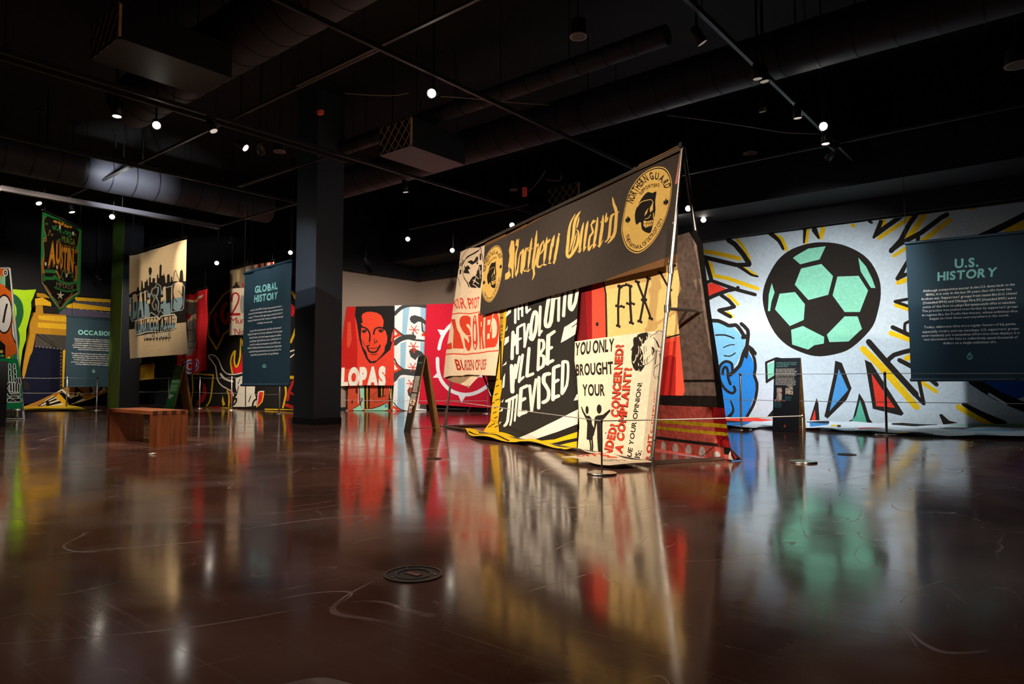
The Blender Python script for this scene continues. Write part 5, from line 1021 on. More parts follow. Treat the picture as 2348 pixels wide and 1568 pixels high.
# --- black cloth on the back wall with flames and white bull
PBl = Plane((0, 10.72, 0), (1, 0, 0), (0, 0, 1)); FY = '#EBC01E'
fc = [F_([(545, 315), (480, 362), (400, 470), (345, 560), (332, 660), (334, 760), (410, 892), (455, 810), (480, 745), (545, 700)], 17, FY, 0), F_([(508, 445), (480, 470), (462, 560), (480, 620), (505, 640), (528, 600), (525, 550)], 34, '#D8222A'), poly('#C01E28', [(375, 580), (400, 520), (428, 560), (402, 600), (420, 660), (440, 740), (428, 775), (400, 700)], zF),
      F_([(1142, 335), (1185, 405)], 28, FY), F_([(1175, 700), (1165, 740), (1130, 825)], 22, FY), poly('#D8222A', [(1130, 445), (1168, 480), (1168, 540), (1148, 578), (1130, 560)], zF), F_([(1120, 915), (1175, 898)], 14, '#EDE6D8'), F_([(1120, 975), (1170, 938)], 12, '#EDE6D8'), F_([(1120, 1166), (1180, 1165)], 30, FY), F_([(1170, 1190), (1150, 1215), (1120, 1290), (1100, 1385)], 28, '#C83028'), F_([(1085, 1435), (1170, 1460)], 32, '#C83028'), F_([(1110, 1300), (1170, 1340)], 18, '#C83028'), F_([(1080, 1255), (1085, 1330), (1055, 1458)], 18, FY),
      F_([(158, 1424), (182, 1290), (174, 1140)], 14, FY), F_([(175, 1130), (280, 1136), (382, 1142)], 14, FY, 0), F_([(380, 1145), (366, 1290), (345, 1395), (312, 1442)], 14, FY), poly('#D8222A', [(280, 1205), (312, 1260), (314, 1330), (285, 1400), (210, 1444), (240, 1360), (272, 1330), (278, 1270)], zF),
      poly('#D8222A', [(570, 970), (580, 1060), (610, 1072), (645, 1020), (664, 900), (720, 850), (760, 1110), (570, 1128)], zF), F_([(572, 1126), (555, 1020), (570, 950), (596, 908), (588, 1000), (600, 1060), (618, 1050), (640, 960), (646, 790), (668, 850), (700, 960)], 15, FY),
      F_([(575, 1345), (560, 1300), (470, 1252), (420, 1180), (402, 1060), (342, 975), (345, 948), (390, 952), (432, 1000), (468, 1088), (520, 1132), (600, 1136), (700, 1110)], 11, '#EDE2D4'), F_([(452, 1132), (490, 1180), (570, 1205)], 20, '#EDE2D4', 2),
      poly('#F0E8DA', [(600, 1175), (660, 1150), (800, 1160), (786, 1250), (780, 1320), (800, 1390), (790, 1440), (690, 1452), (560, 1452), (570, 1400), (612, 1330), (598, 1260)], zF), F_([(692, 1250), (690, 1445)], 10, BK, 0), F_([(742, 1345), (722, 1405)], 9, BK), F_([(625, 1250), (610, 1320)], 8, BK), F_([(565, 1445), (575, 1390), (602, 1370), (600, 1400), (580, 1430)], 16, BK), F_([(805, 1370), (770, 1400), (760, 1440)], 18, BK), F_([(640, 1180), (620, 1230)], 7, BK),
      poly('#D8222A', [(820, 1308), (868, 1303), (852, 1400), (800, 1450), (812, 1380)], zF), F_([(868, 1303), (852, 1400), (800, 1452)], 10, FY), F_([(868, 1303), (820, 1308), (812, 1380), (798, 1440)], 10, '#EDE2D4'), poly('#D8222A', [(538, 1290), (572, 1322), (560, 1395), (530, 1435), (545, 1360)], zF), F_([(515, 1295), (532, 1350), (528, 1445)], 14, FY), poly(FY, [(470, 1340), (482, 1390), (494, 1430), (470, 1445), (462, 1400)], zF), F_([(110, 1452), (300, 1455), (560, 1462)], 8, FY), F_([(370, 1452), (450, 1456)], 9, '#D8222A'), F_([(880, 1475), (1180, 1480)], 10, FY)]
bf = folds(.03, 2.5, 121, .5); bc = Acc()
paint(bc, PBl, [(418, 640), (540, 610), (700, 560), (720, 560), foot(PBl, 690), foot(PBl, 600), foot(PBl, 500), foot(PBl, 424)], '#1E1C1B', fc, lambda u, v: abs(bf(u, v)) * min(1, v + .1), .25)
tag(bc.build('flame_cloth'), 'black wall cloth with flames, yellow badge and white bull head, left of the centre column', 'banner')
# --- white banner with red numerals, striped cloth behind the teal panel
PTw = Plane((0, D(548, 640, 16.6)[1], 0), (1, 0, 0), (0, 0, 1)); 
tw = [poly('#8A7A62', [(548, 100), (690, 70), (690, 296), (548, 300)], zF), poly('#B09A78', [(600, 130), (640, 120), (628, 230), (610, 235)], zF), poly('#2A2018', [(558, 305), (572, 282), (584, 270), (596, 238), (606, 240), (618, 268), (628, 282), (640, 292)], zF), poly('#EADCC6', [(545, 306), (720, 290), (720, 330), (545, 330)], zF), F_([(560, 425), (565, 370), (592, 345), (622, 372), (612, 440), (560, 548)], 15, '#B5202A'), F_([(552, 555), (628, 552)], 24, '#B5202A', 0), oval('#A8A49E', (656, 455), 26, 92, zF), F_([(660, 250), (668, 290)], 14, '#B5202A'),
      text('#B5202A', 'Mundial', [(545, 642), (800, 640), (800, 580), (545, 584)], zF, .0), text('#B5202A', "'No mas'", [(572, 752), (820, 748), (820, 690), (575, 694)], zF, .0)]
tT = thing('numeral_banner', 'narrow white banner with large red numeral, partly behind the teal text panel', 'banner', tuple(PTw.at(*PTw.uv(*zF([(620, 110)])[0])))); q_ = Acc()
paint(q_, PTw, zF([(548, 128), (620, 108), (760, 70), (800, 400), (800, 745), (668, 754), (600, 752), (538, 759)]), '#EADCC6', tw, folds(.02, 4, 131), .15); q_.build('painted_cloth', tT); hang(PTw, *zF([(548, 120), (765, 62)]), tT)
PSt = Plane((0, D(600, 610, 17.6)[1], 0), (1, 0, 0), (0, 0, 1)); so = [poly('#9A1E22', [(745 + k * 62, 20), (775 + k * 62, 20), (775 + k * 62, 320), (745 + k * 62, 320)], zF) for k in range(4)]
tS = thing('striped_cloth', 'red and cream striped cloth showing above the teal text panel', 'banner', tuple(PSt.at(*PSt.uv(*zF([(850, 60)])[0])))); q_ = Acc()
paint(q_, PSt, zF([(690, 110), (735, 78), (850, 58), (970, 42), (975, 300), (700, 330)]), '#D8C8A8', so, folds(.02, 5, 132), .15); q_.build('painted_cloth', tS); hang(PSt, *zF([(690, 100), (972, 36)]), tS)
# --- teal text panels
TEAL, MINT = '#153746', '#8ED8D2'; mint = mat('mint_print', MINT, .8); white = mat('white_print', '#EFEDE8', .8)
def panel(name, lab, pl, corner, titles, rows, logo, z, seed, amp):
    t = thing(name, lab, 'text panel', tuple(pl.at(*pl.uv(*corner[0])))); d = folds(amp, 9, seed, .1); ac = Acc()
    paint(ac, pl, corner, TEAL, [text(MINT, a, q, z, .035, .13) for a, q in titles], d, .1, lambda h: mat('teal_panel_print_' + h.strip('#'), h, .75, noise=.08, nscale=60)); ac.build('fabric', t)
    a_ = Acc(); letters(a_, pl, rows, white, d, .006, .018, z); o = a_.build('lettering', t); o['label'] = 'lines of small white text'
    b = Acc(); s = z([(0, 0), (1, 0)]); s = s[1][0] - s[0][0]
    def ring(c, r0, r1, n=14):
        vs = []; P_ = [z([(c[0] + r * cos(a), c[1] + r * sin(a))])[0] for r in (r0, r1) for a in np.linspace(0, 2 * pi, n + 1)[:-1]]
        for p in P_: u, v = pl.uv(*p); vs.append(pl.at(u, v, d(u, v) + .006))
        b.add(vs, [(i, (i + 1) % n, n + (i + 1) % n, n + i) for i in range(n)], mint)
    cx, cy, R_ = logo
    ring((cx, cy), R_ * .72, R_); ring((cx, cy + R_ * .1), 0.01, R_ * .32, 5)
    P_ = z([(cx - R_ * .9, cy - R_ * .2), (cx - R_ * .3, cy - R_ * 1.3), (cx + R_ * .45, cy - R_ * 1.75), (cx - R_ * .05, cy - R_ * .95), (cx + R_ * .5, cy - R_ * .8), (cx - R_ * .3, cy - R_ * .75)]); vs = []
    for p in P_: u, v = pl.uv(*p); vs.append(pl.at(u, v, d(u, v) + .006))
    b.add(vs, [(0, 1, 5), (1, 2, 3), (1, 3, 5), (5, 3, 4)], mint); b.build('emblem', t)
    TM = mat('teal_panel_bar', '#1A3A4A', .5)
    for (p, q), nm in (((corner[0], corner[1]), 'top_bar'), ((corner[3], corner[2]), 'bottom_bar')):
        A_, B_ = pl.at(*pl.uv(*p)), pl.at(*pl.uv(*q)); e = (B_ - A_) / np.linalg.norm(B_ - A_) * .012
        Acc().tube([A_ - e, B_ + e], .026, TM, 12).build(nm, t)
    for p in corner[:2]:
        A_ = pl.at(*pl.uv(*p)); Acc().tube([A_, (A_[0], A_[1], 6.6)], .004, RODM, 5).build('suspension_wire', t)
    return t
g1, g2 = D(560, 628, 13.2), D(667.5, 597, 12.35); PGl = Plane(g1 * np.array([1, 1, 0]), (g2 - g1) * np.array([1, 1, 0]), (0, 0, 1)); zg = Z(560, 690, 9.227)
R = lambda L, h: [(t, a, b, h) for t, a, b in L]
up9 = lambda p: ((p[0] / 9.227 + 560 - 400) * 4.2367, (p[1] / 9.227 + 690 - 590) * 4.2367)
gl_rows = R([(t, up9(a), up9(b)) for t, a, b in (("As early as the 1930's, South American soccer fans, or", (120, 222), (810, 122)), ('hinchada, had developed a rich culture of visual and vocal', (85, 297), (830, 193)), ('support. These early groups created a kind of', (85, 370), (828, 270)), ('impassioned spectacle that went on to inspire the type', (70, 440), (838, 345)), ('of displays we see today.', (290, 490), (605, 452)),
      ('European tifos developed in the 1960s, with the rise of', (108, 655), (808, 580)), ("highly loyal supporters' groups called ultras. The first groups", (65, 725), (828, 655)), ('formed in Italy when fans began bringing pyrotechnics,', (95, 800), (808, 735)), ('waving flags, igniting flares, and coordinating chants to', (100, 872), (808, 808)), ('transform stadium atmospheres. By the 1970s, these', (108, 945), (792, 892)), ('elaborate displays became a common sight at big matches,', (65, 1015), (822, 965)), ('especially during international and club competitions. This', (95, 1092), (800, 1042)), ('spread the practice further throughout Europe.', (140, 1162), (735, 1120)))], 17)
panel('text_panel', 'teal hanging panel headed GLOBAL HISTORY beside the centre column', PGl, zF([(680, 155), (1133, 32), (1113, 1240), (654, 1240)]), [('GLOBAL', [(785, 345), (1005, 305), (1003, 241), (788, 284)]), ('HISTORY', [(780, 436), (1000, 398), (1006, 335), (782, 372)])], gl_rows, (876, 1058, 15), zF, 141, .022)
zO = Z(150, 740, 12.06); o1, o2 = D(152, 724, 21.8), D(250, 736, 22.55)
POc = Plane(o1 * np.array([1, 1, 0]), (o2 - o1) * np.array([1, 1, 0]), (0, 0, 1)); ocl = []
for (x, y), t_ in zip(((245, 455), (262, 510), (248, 570), (195, 625), (215, 685), (350, 745), (175, 855), (200, 915), (190, 970), (235, 1030), (165, 1090), (270, 1150)), ("Supporters' groups use tifos to mark moments of", 'emotional or cultural significance, creating a sense of', 'continuity and identity across generations. They often', 'unveil their biggest tifos during high stakes rivalry games', '(derbies), season openers, or decisive cup finals to boost', 'team morale and intimidate the opposition.', 'Because tifos are often large in scale, their creation requires', 'collaboration between large numbers of individuals in', 'the community. This means they often reflect the values', 'of that community, and can serve as powerful acts of', 'protest, calling out club management, opposing racism, or', 'voicing solidarity with broader social movements.')):
    x2 = 1720 - x; ocl.append((t_, (x, y), (x2, y + (x2 - x) * .042), 30))
panel('text_panel', 'teal hanging panel headed OCCASIONS, partly hidden by the dark left column', POc, zO([(28, -190), (1720, -30), (1700, 1760), (0, 1760)]), [('OCCASIONS', [(350, 318), (1390, 365), (1390, 256), (350, 200)])], ocl, (780, 1345, 38), zO, 151, .006)
PUs = Plane((0, 12.68, 0), (1, 0, 0), (0, 0, 1))
us = [('Although competitive soccer in the U.S. dates back to the', (350, 565), (892, 525)), ('1800s, it is only in the last 30 years that tifo fever has', (368, 587), (872, 552)), ("broken out. Supporters' groups from teams like D.C. United", (343, 612), (903, 577)), ('(founded 1994) and Chicago Fire FC (founded 1997) were', (350, 635), (900, 604)), ('some of the first to adopt European-style tifos at matches.', (350, 660), (898, 630)), ("The practice was pushed even further by supporters' groups", (345, 683), (910, 655)), ('in regions like the Pacific Northwest, whose ambitious tifos', (345, 707), (908, 682)), ('began to rival those seen anywhere in the world.', (390, 728), (857, 707)),
      ('Today, elaborate tifos are a regular feature of big games,', (357, 778), (900, 757)), ("especially rivalry and cup matchups. U.S. supporters' groups", (348, 805), (915, 785)), ('now routinely put tremendous effort into these displays. It is', (345, 828), (920, 810)), ('not uncommon for fans to collectively spend thousands of', (357, 850), (910, 836)), ('dollars on a single ambitious tifo.', (470, 872), (785, 864))]
panel('text_panel', 'teal hanging panel headed U.S. HISTORY at the right edge', PUs, zU([(248, 278), (1000, 205), (1006, 1080), (280, 1082)]), [('U.S.', [(537, 422), (677, 412), (677, 362), (537, 372)]), ('HISTORY', [(436, 497), (782, 470), (790, 420), (436, 450)])], R(us, 13), (627, 946, 17), zU, 161, .006)

# ------------------------------------------------------------------ far left wall
PYe = Plane((-25.75, 0, 0), (0, 1, 0), (0, 0, 1)); PYe.U = np.array([0, 1., 0]); BY = '#C08E2A'; Y2 = '#EBB92C'; GYc = '#4C4844'; NV = '#141830'
ye = [poly('#1A1918', [(200, 250), (1100, 250), (1100, 520), (200, 520)], z0), poly(BY, [(345, 295), (420, 302), (470, 340), (470, 345), (345, 332)], z0), poly(Y2, [(700, 333), (1100, 360), (1100, 390), (715, 368)], z0), poly('#55535F', [(690, 372), (1100, 395), (1100, 432), (680, 392)], z0), poly(Y2, [(300, 355), (400, 338), (480, 385), (485, 422), (402, 412), (310, 412)], z0), poly(Y2, [(600, 425), (690, 388), (1100, 440), (1100, 472), (640, 438)], z0), poly('#5C5A70', [(560, 440), (700, 440), (1100, 485), (1100, 540), (560, 502)], z0), poly('#2A2624', [(405, 420), (560, 430), (560, 505), (410, 492)], z0),
      poly('#1A1918', [(190, 1120), (190, 900), (240, 640), (285, 470), (330, 460), (330, 350), (296, 330), (296, 500), (270, 560)], z0), poly(BY, [(335, 410), (335, 480), (296, 480), (284, 560), (256, 700), (246, 800), (205, 1060), (222, 1115), (300, 880), (335, 700), (335, 680), (632, 700), (632, 505), (410, 490), (402, 410)], z0), poly(Y2, [(360, 508), (630, 518), (630, 570), (560, 566), (365, 545)], z0), poly(Y2, [(358, 574), (630, 590), (630, 642), (360, 622)], z0),
      poly(GYc, [(335, 682), (632, 702), (618, 832), (330, 802)], z0), S([(350, 690), (450, 760), (530, 815)], 10, z0, '#2C2A28'), S([(400, 690), (500, 770)], 8, z0, '#2C2A28'), poly(NV, [(328, 808), (566, 832), (562, 1200), (300, 1335), (200, 1345), (230, 1100), (282, 895)], z0), poly('#2C2A2A', [(566, 832), (620, 838), (605, 1195), (556, 1205)], z0), poly(Y2, [(594, 836), (618, 838), (606, 1190), (588, 1186)], z0), poly('#26241F', [(225, 1110), (270, 1150), (275, 1220), (215, 1200)], z0)]
for i in range(9): ye.append(oval('#C8C4BC', (340 + i * 34, 803 + i * 3.4), 4.5, 4.5, z0, 7))
for i in range(11): ye.append(oval('#C8C4BC', (576, 860 + i * 34), 4, 4, z0, 7))
for i in range(6): ye.append(oval('#D8C8A0', (700 + i * 64, 442 + i * 8), 5, 4, z0, 7)); ye.append(oval('#D8C8A0', (740 + i * 60, 370 + i * 5), 4, 4, z0, 7))
yc = Acc(); yf = folds(.035, 4, 171, .6)
paint(yc, PYe, z0([(345, 288), (700, 320), (1330, 372), (1330, 1330), (800, 1330), (210, 1345), (190, 1120), (190, 900), (240, 640), (285, 470), (296, 330)]), NV, ye, lambda u, v: abs(yf(u, v)), .2)
yo = yc.build('gateway_cloth'); tag(yo, 'yellow, grey and dark blue wall cloth at far left behind the OCCASIONS panel', 'banner')
# lettered yellow cloth trailing to the floor
PLa = PYe.off(.3); la = [poly('#E8B52A', [(430, 1370), (560, 1250), (640, 1330), (600, 1365)], z0)]
for t_, q in (('D', [(345, 1372), (430, 1366), (520, 1310), (410, 1330)]), ('E', [(440, 1366), (580, 1330), (520, 1275), (430, 1320)]), ('L', [(650, 1345), (780, 1282), (640, 1195), (560, 1240)]), ('A', [(700, 1262), (790, 1240), (760, 1170), (670, 1188)]), ('X', [(840, 1240), (930, 1180), (850, 1165), (780, 1185)]), ('X', [(930, 1225), (1040, 1165), (980, 1140), (900, 1165)])): la += [text('#EFE4CC', t_, q, z0, .16), text('#17140F', t_, q, z0, .04)]
la += [S([(240, 1378), (620, 1362), (760, 1330), (1010, 1230)], 10, z0, '#E8B52A')]
lc = Acc(); paint(lc, PLa, z0([(220, 1372), (330, 1330), (480, 1262), (620, 1188), (800, 1150), (1100, 1130), (1100, 1190), (1005, 1238), (850, 1300), (740, 1335), (620, 1365), (400, 1376)]), '#A8762A', la, yf, .15)
PF3 = Plane((0, 0, .02), (1, 0, 0), (0, 1, 0)); PF3.N = np.array([0, 0, 1.])
paint(lc, PF3, z0([(215, 1376), (420, 1374), (640, 1364), (760, 1384), (820, 1400), (600, 1404), (400, 1402), (215, 1408)]), '#E8C02A', [S([(220, 1392), (500, 1390), (700, 1395)], 5, z0, '#A8762A')], lambda u, v: .02 + .015 * sin(5 * v), .2)
tag(lc.build('lettered_cloth'), 'brownish yellow cloth with tilted black letters sagging to the floor under the OCCASIONS panel', 'banner')
# lime cloth
PLi = Plane((-24.2, 0, 0), (0, 1, 0), (0, 0, 1)); PLi.U = np.array([0, 1., 0])
li = [S([(60, 335), (125, 335), (180, 400), (190, 500), (160, 590), (140, 625)], 66, z0, '#15472A'), S([(140, 625), (160, 690), (160, 780), (140, 900)], 52, z0, '#15472A'), poly('#7DB518', [(100, 420), (128, 420), (148, 460), (140, 530), (100, 540)], z0)]
lic = Acc(); paint(lic, PLi, z0([(60, 255), (112, 258), (230, 268), (342, 262), (318, 330), (295, 380), (298, 450), (272, 560), (250, 640), (245, 740), (215, 830), (200, 940), (190, 1045), (150, 1045), (60, 1000)]), '#86AE18', li, folds(.03, 4, 181, .5), .2)
tag(lic.build('lime_cloth'), 'lime green cloth with dark green curves, behind the orange frame at far left', 'banner')
# small yellow cloth patch beyond the skyline banner
PPa = Plane((0, 10.2, 0), (1, 0, 0), (0, 0, 1)); pa = Acc()
zq = Z(220, 820, 6.819)
paint(pa, PPa, zq([(672, 122), (800, 100), (935, 85), (918, 330), (780, 345), (668, 362)]), '#D8A81E', [poly('#A87A1C', [(660, 90), (940, 70), (935, 120), (672, 165)], zq), S([(705, 330), (740, 290), (790, 285)], 7, zq, '#8A6A18')], folds(.03, 8, 191), .1)
paint(pa, PPa, zq([(672, -40), (712, -40), (708, 92), (676, 100)]), '#C89A1E', [], folds(.02, 8, 192), .1)
tag(pa.build('yellow_cloth_patch'), 'small yellow cloth square hanging on the dark back wall below the tan skyline banner', 'banner')

# --- orange and green cloths on the far left pipe stand
PO = Plane(G(30, 962) * np.array([1, 1, 0]), RT * .93 + FH * .37, (0, 0, 1))
tP = thing('pipe_stand', 'white pipe stand at the left edge carrying the orange and green cloths', 'display frame', tuple(G(30, 962)))
cA = PO.at(*PO.uv(55, 962.5)); cB = PO.at(*PO.uv(22, 615)); cC = PO.at(*PO.uv(-60, 962.5)); WP = mat('white_metal_pipe', '#D8D8D4', .35, metal=.2)
Acc().tube([cA, cB], .022, WP, 10).build('leg', tP); Acc().tube([cA + (0, 0, .02), cC + (0, 0, .02)], .02, STEEL, 10).build('floor_rail', tP); Acc().tube([cB, PO.at(*PO.uv(-60, 615))], .02, WP, 10).build('top_rail', tP)
cE = cA - RT * .9 + FH * .9; Acc().tube([cE, cB], .02, WP, 10).build('leg', tP); Acc().tube([cA + (0, 0, .02), cE + (0, 0, .02)], .018, STEEL, 10).build('floor_rail', tP)
O2 = PO.off(.06); ok = Acc()
om = [oval(BK, (40, 495), 82, 190, z0, 18), oval('#EFE4DC', (38, 495), 72, 172, z0, 18), S([(66, 405), (50, 470), (32, 570)], 20, z0, sm=2), poly('#EFE4DC', [(112, 620), (130, 560), (156, 775), (120, 700)], z0), S([(112, 600), (115, 690), (156, 785)], 9, z0, sm=2), poly('#17120F', [(-60, 690), (50, 790), (50, 915), (-60, 915)], z0), poly('#7FC89A', [(-60, 100), (10, 130), (20, 215), (-60, 160)], z0), poly('#1E2A20', [(50, 95), (90, 80), (104, 285), (50, 240)], z0), poly('#8CCFA0', [(18, 135), (50, 140), (50, 232), (20, 215)], z0), oval('#DCE8DC', (50, 104), 25, 34, z0, 12), oval('#3A2A52', (50, 104), 16, 22, z0, 9), oval('#DCE8DC', (50, 104), 6, 8, z0, 7), oval('#D8B84A', (10, 850), 20, 16, z0, 8), oval('#4FA060', (20, 890), 22, 14, z0, 8), oval('#D8B84A', (-20, 895), 20, 12, z0, 8)]
paint(ok, O2, z0([(-60, 60), (0, 62), (85, 78), (105, 285), (118, 500), (140, 700), (160, 860), (100, 895), (50, 915), (-60, 915)]), '#E5671E', om, folds(.015, 5, 201), .12)
tag(ok.build('orange_cloth'), 'orange cloth with a large white eye shape at the left edge', 'banner')
O3 = PO.off(.09); hk = Acc(); W2 = '#E6EAE2'
def hand(dx):
    m = lambda pts: [(x + dx, y) for x, y in pts]; r = []
    for c, e in ((W2, 1.), (BK, 0.)):
        k = lambda pts, w: stroke(c, m(pts), w + (16 if e else 0), z0, 0)
        r += [k([(88, 975), (92, 1010)], 12), k([(92, 1030), (92, 1070)], 14), k([(94, 1085), (98, 1130)], 16), k([(134, 975), (136, 1000)], 14), k([(138, 1020), (142, 1055)], 16), k([(142, 1075), (144, 1130)], 18), k([(182, 1110), (188, 1150)], 14), k([(160, 1110), (166, 1150)], 14), k([(60, 1200), (72, 1230), (90, 1262)], 18), k([(100, 1150), (104, 1220)], 14), k([(128, 1150), (128, 1225)], 14), k([(152, 1150), (152, 1225)], 14), k([(176, 1160), (174, 1225)], 14), k([(84, 1150), (62, 1200)], 12), k([(95, 1262), (180, 1258)], 22), k([(84, 1310), (184, 1308)], 30), k([(110, 1282), (160, 1282)], 14)]
    r += [stroke(W2, m(p), 4, z0, 0) for p in ([(92, 1155), (92, 1215)], [(116, 1150), (116, 1230)], [(140, 1150), (140, 1230)], [(164, 1150), (163, 1230)], [(100, 1262), (175, 1262)], [(100, 1315), (120, 1300), (150, 1318)], [(132, 1090), (150, 1120)])]
    return r
paint(hk, O3, z0([(-60, 915), (60, 912), (165, 918), (190, 1040), (205, 1200), (216, 1390), (120, 1394), (-60, 1396)]), '#178048', hand(0) + hand(-170), folds(.012, 6, 211), .12)
tag(hk.build('green_cloth'), 'green cloth with white skeleton hands under the orange cloth at the left edge', 'banner')
# ------------------------------------------------------------------ bench
OAK = wood('reddish_bench_wood_x', '#93502A', 2.2, 'X'); OAKZ = wood('reddish_bench_wood_z', '#864522', 2.2, 'Z')
bx1, bx0 = -9.12, -10.52; by0, by1 = 3.84, 4.30; bh = .455
tb_ = thing('bench', 'low reddish wooden bench with slab ends standing on the polished floor', 'bench', ((bx0 + bx1) / 2, (by0 + by1) / 2, 0))
Acc().box((bx0, by0, bh - .045), (bx1 - .002, by1, bh), OAK).build('seat', tb_)
for x0, x1 in ((bx0 + .001, bx0 + .06), (bx1 - .06, bx1 - .004)): Acc().box((x0, by0 + .002, 0), (x1, by1 - .002, bh - .045), OAKZ).build('end_panel', tb_)
f = Acc(); DKJ = mat('dark_end_grain', '#3E1E0E', .5, noise=.2)
for i in range(4): f.box((bx1 - .004, by0 + .012 + i * .117, bh - .046), (bx1 + .001, by0 + .012 + i * .117 + .058, bh - .001), DKJ)
o = f.build('finger_joint', tb_); o['label'] = 'dark end grain joints'
# ------------------------------------------------------------------ folding A boards
PLY = wood('birch_plywood', '#B07C42', 3.0, 'Z'); EDGE = mat('plywood_edge', '#C9A070', .6, noise=.15, nscale=80)
def aboard(lab, a, b, s, h, face, style, seed):
    "front board stands on a->b, rear board a+s->b+s, joined along the top"
    a, b, s = np.array(a), np.array(b), np.array(s); ap = s / 2 + (0, 0, h); w_ = b - a
    t = thing('a_board_sign', lab, 'sign', tuple(a + w_ / 2 + s / 2), 'a board signs')
    th = .018
    for base, nm in ((a, 'front_board'), (a + s, 'rear_board')):
        up = (a + ap) - base; n = np.cross(w_, up); n /= np.linalg.norm(n)
        out = n if n @ (base - (a + s / 2)) > 0 else -n
        c = base + w_ / 2 + up / 2 + out * th / 2
        ac = Acc(); ac.obox(c, w_ / 2, up / 2, out * th / 2, PLY)
        m = face if nm == 'front_board' else PLY
        q = [base, base + w_, base + w_ + up, base + up]; q = [p + out * (th + .0015) for p in q]; ac.add(q, [(0, 1, 2, 3)], m)
        k = 8; e = Acc()
        o = ac.build(nm, t)
        if nm == 'front_board':
            pl = Plane(base, w_, up); pl.N = out; W_, H_ = np.linalg.norm(w_), np.linalg.norm(up)
            pl = pl.off(th + .003); rnd = random.Random(seed)
            def R_(ac_, u0, v0, u1, v1, m_): ac_.add([pl.at(u0 * W_, v0 * H_), pl.at(u1 * W_, v0 * H_), pl.at(u1 * W_, v1 * H_), pl.at(u0 * W_, v1 * H_)], [(0, 1, 2, 3)], m_)
            L1 = Acc()
            for (v0, n, sc, m_, x0, xe) in style['lines']:
                for i in range(n):
                    x = x0; end = xe - rnd.random() * .1; v = v0 - i * sc
                    while x < end - .02:
                        wl = min(rnd.uniform(.04, .13), end - x); R_(L1, x, v, x + wl, v + sc * .5, m_); x += wl + .018
            L1.build('lettering', o)
            if style.get('title'):
                L2 = Acc(); c0 = cap()
                for txt, u0, v0, hh in style['title']:
                    x = u0 * W_
                    for ch in txt:
                        if ch == ' ': x += hh * .45; continue
                        V_, T_, _, gw = glyph(ch, .01); L2.add([pl.at(x + p / c0 * hh, v0 * H_ + q_ / c0 * hh, .0005) for p, q_ in V_], T_, style['tm']); x += gw / c0 * hh + hh * .14
                L2.build('heading', o)
            for (u0, v0, u1, v1, cols) in style.get('photos', ()):
                ph = Acc(); rr = random.Random(seed + int(u0 * 100))
                n = 6
                for i in range(n):
                    for j in range(n): R_(ph, u0 + (u1 - u0) * i / n, v0 + (v1 - v0) * j / n, u0 + (u1 - u0) * (i + 1) / n, v0 + (v1 - v0) * (j + 1) / n, mat('photo_tone_' + (c_ := rr.choice(cols)).strip('#'), c_, .6))
                ph.build('printed_photo', o)
            if style.get('mark'):
                mk = Acc(); u0, v0, r, m_ = style['mark']
                mk.add([pl.at(u0 * W_ + r * x, v0 * H_ + r * y, .0005) for x, y in ((0, 2), (.8, .6), (.9, -.3), (.4, -1), (-.4, -1), (-.9, -.3), (-.7, .5), (-.2, .8))], [tuple(range(8))], m_); mk.build('emblem', o)
    # small stay between the boards
    Acc().tube([a + w_ * .92 + ap * .1, a + s + w_ * .92 - (s - ap) * .1 + (0, 0, 0)] if False else [a + w_ * .9 + ap * .06, a + w_ * .9 + s - (s - ap * np.array([1, 1, -1])) * .0 + (ap - s) * .06], .006, STEEL, 6).build('stay', t)
    return t
navyf = mat('navy_sign_print', '#161C26', .45, noise=.1); blackf = mat('black_sign_print', '#1C1A1A', .45, noise=.1); greenf = mat('green_sign_print', '#1F6A38', .5, noise=.1); dgreenf = mat('dark_green_sign_print', '#12402A', .5, noise=.1)
pal = mat('pale_print', '#D8CFC0', .7); tealp = mat('teal_print', '#3E7E86', .7); grp = mat('pale_green_print', '#8FBF98', .7); mintp = mat('mint_heading_print', '#7FC4B8', .7); pinkm = mat('red_mark_print', '#D8484A', .6)
A_, B_ = G(1771.6, 988.5), G(1832.5, 991); w_ = B_ - A_; n_ = np.array([-w_[1], w_[0], 0]) / np.linalg.norm(w_)
PHC = ['#E6D2B4', '#D8C0A0', '#3A2A22', '#B8402E', '#E8DCC8', '#8A6A58']
aboard('navy A board sign with two small photos, standing before the ball mural', A_, B_, n_ * .46, 1.22, navyf, dict(lines=[(.845, 15, .0155, pal, .07, .88), (.465, 4, .016, tealp, .45, .75), (.385, 5, .016, tealp, .04, .4)], title=[('AMERICAN OUTLAWS:', .08, .925, .021), ('U.S. NATIONAL TEAM', .08, .9, .021), ('SUPPORTERS', .08, .875, .021)], tm=mintp, photos=[(.13, .43, .33, .59, ['#E6D2C4', '#EADFD2', '#D8C0B0', '#C8583E', '#E8E0D8']), (.05, .405, .45, .43, PHC), (.46, .5, .75, .6, ['#F0D8B4', '#E8CCA8', '#EAD8C0', '#4A3A40']), (.5, .6, .75, .63, ['#2A2420', '#6A5A50', '#D8D0C4'])], mark=(.47, .07, .02, pinkm)), 5)
p0 = G(943, 993.5); rd_ = p0[:2] / np.linalg.norm(p0[:2]); rd_ = np.array([*rd_, 0]); q_ = np.array([rd_[1], -rd_[0], 0])
wv = .425 * rd_ - .105 * q_; sv = (q_ * .97 + rd_ * .24); sv /= np.linalg.norm(sv)
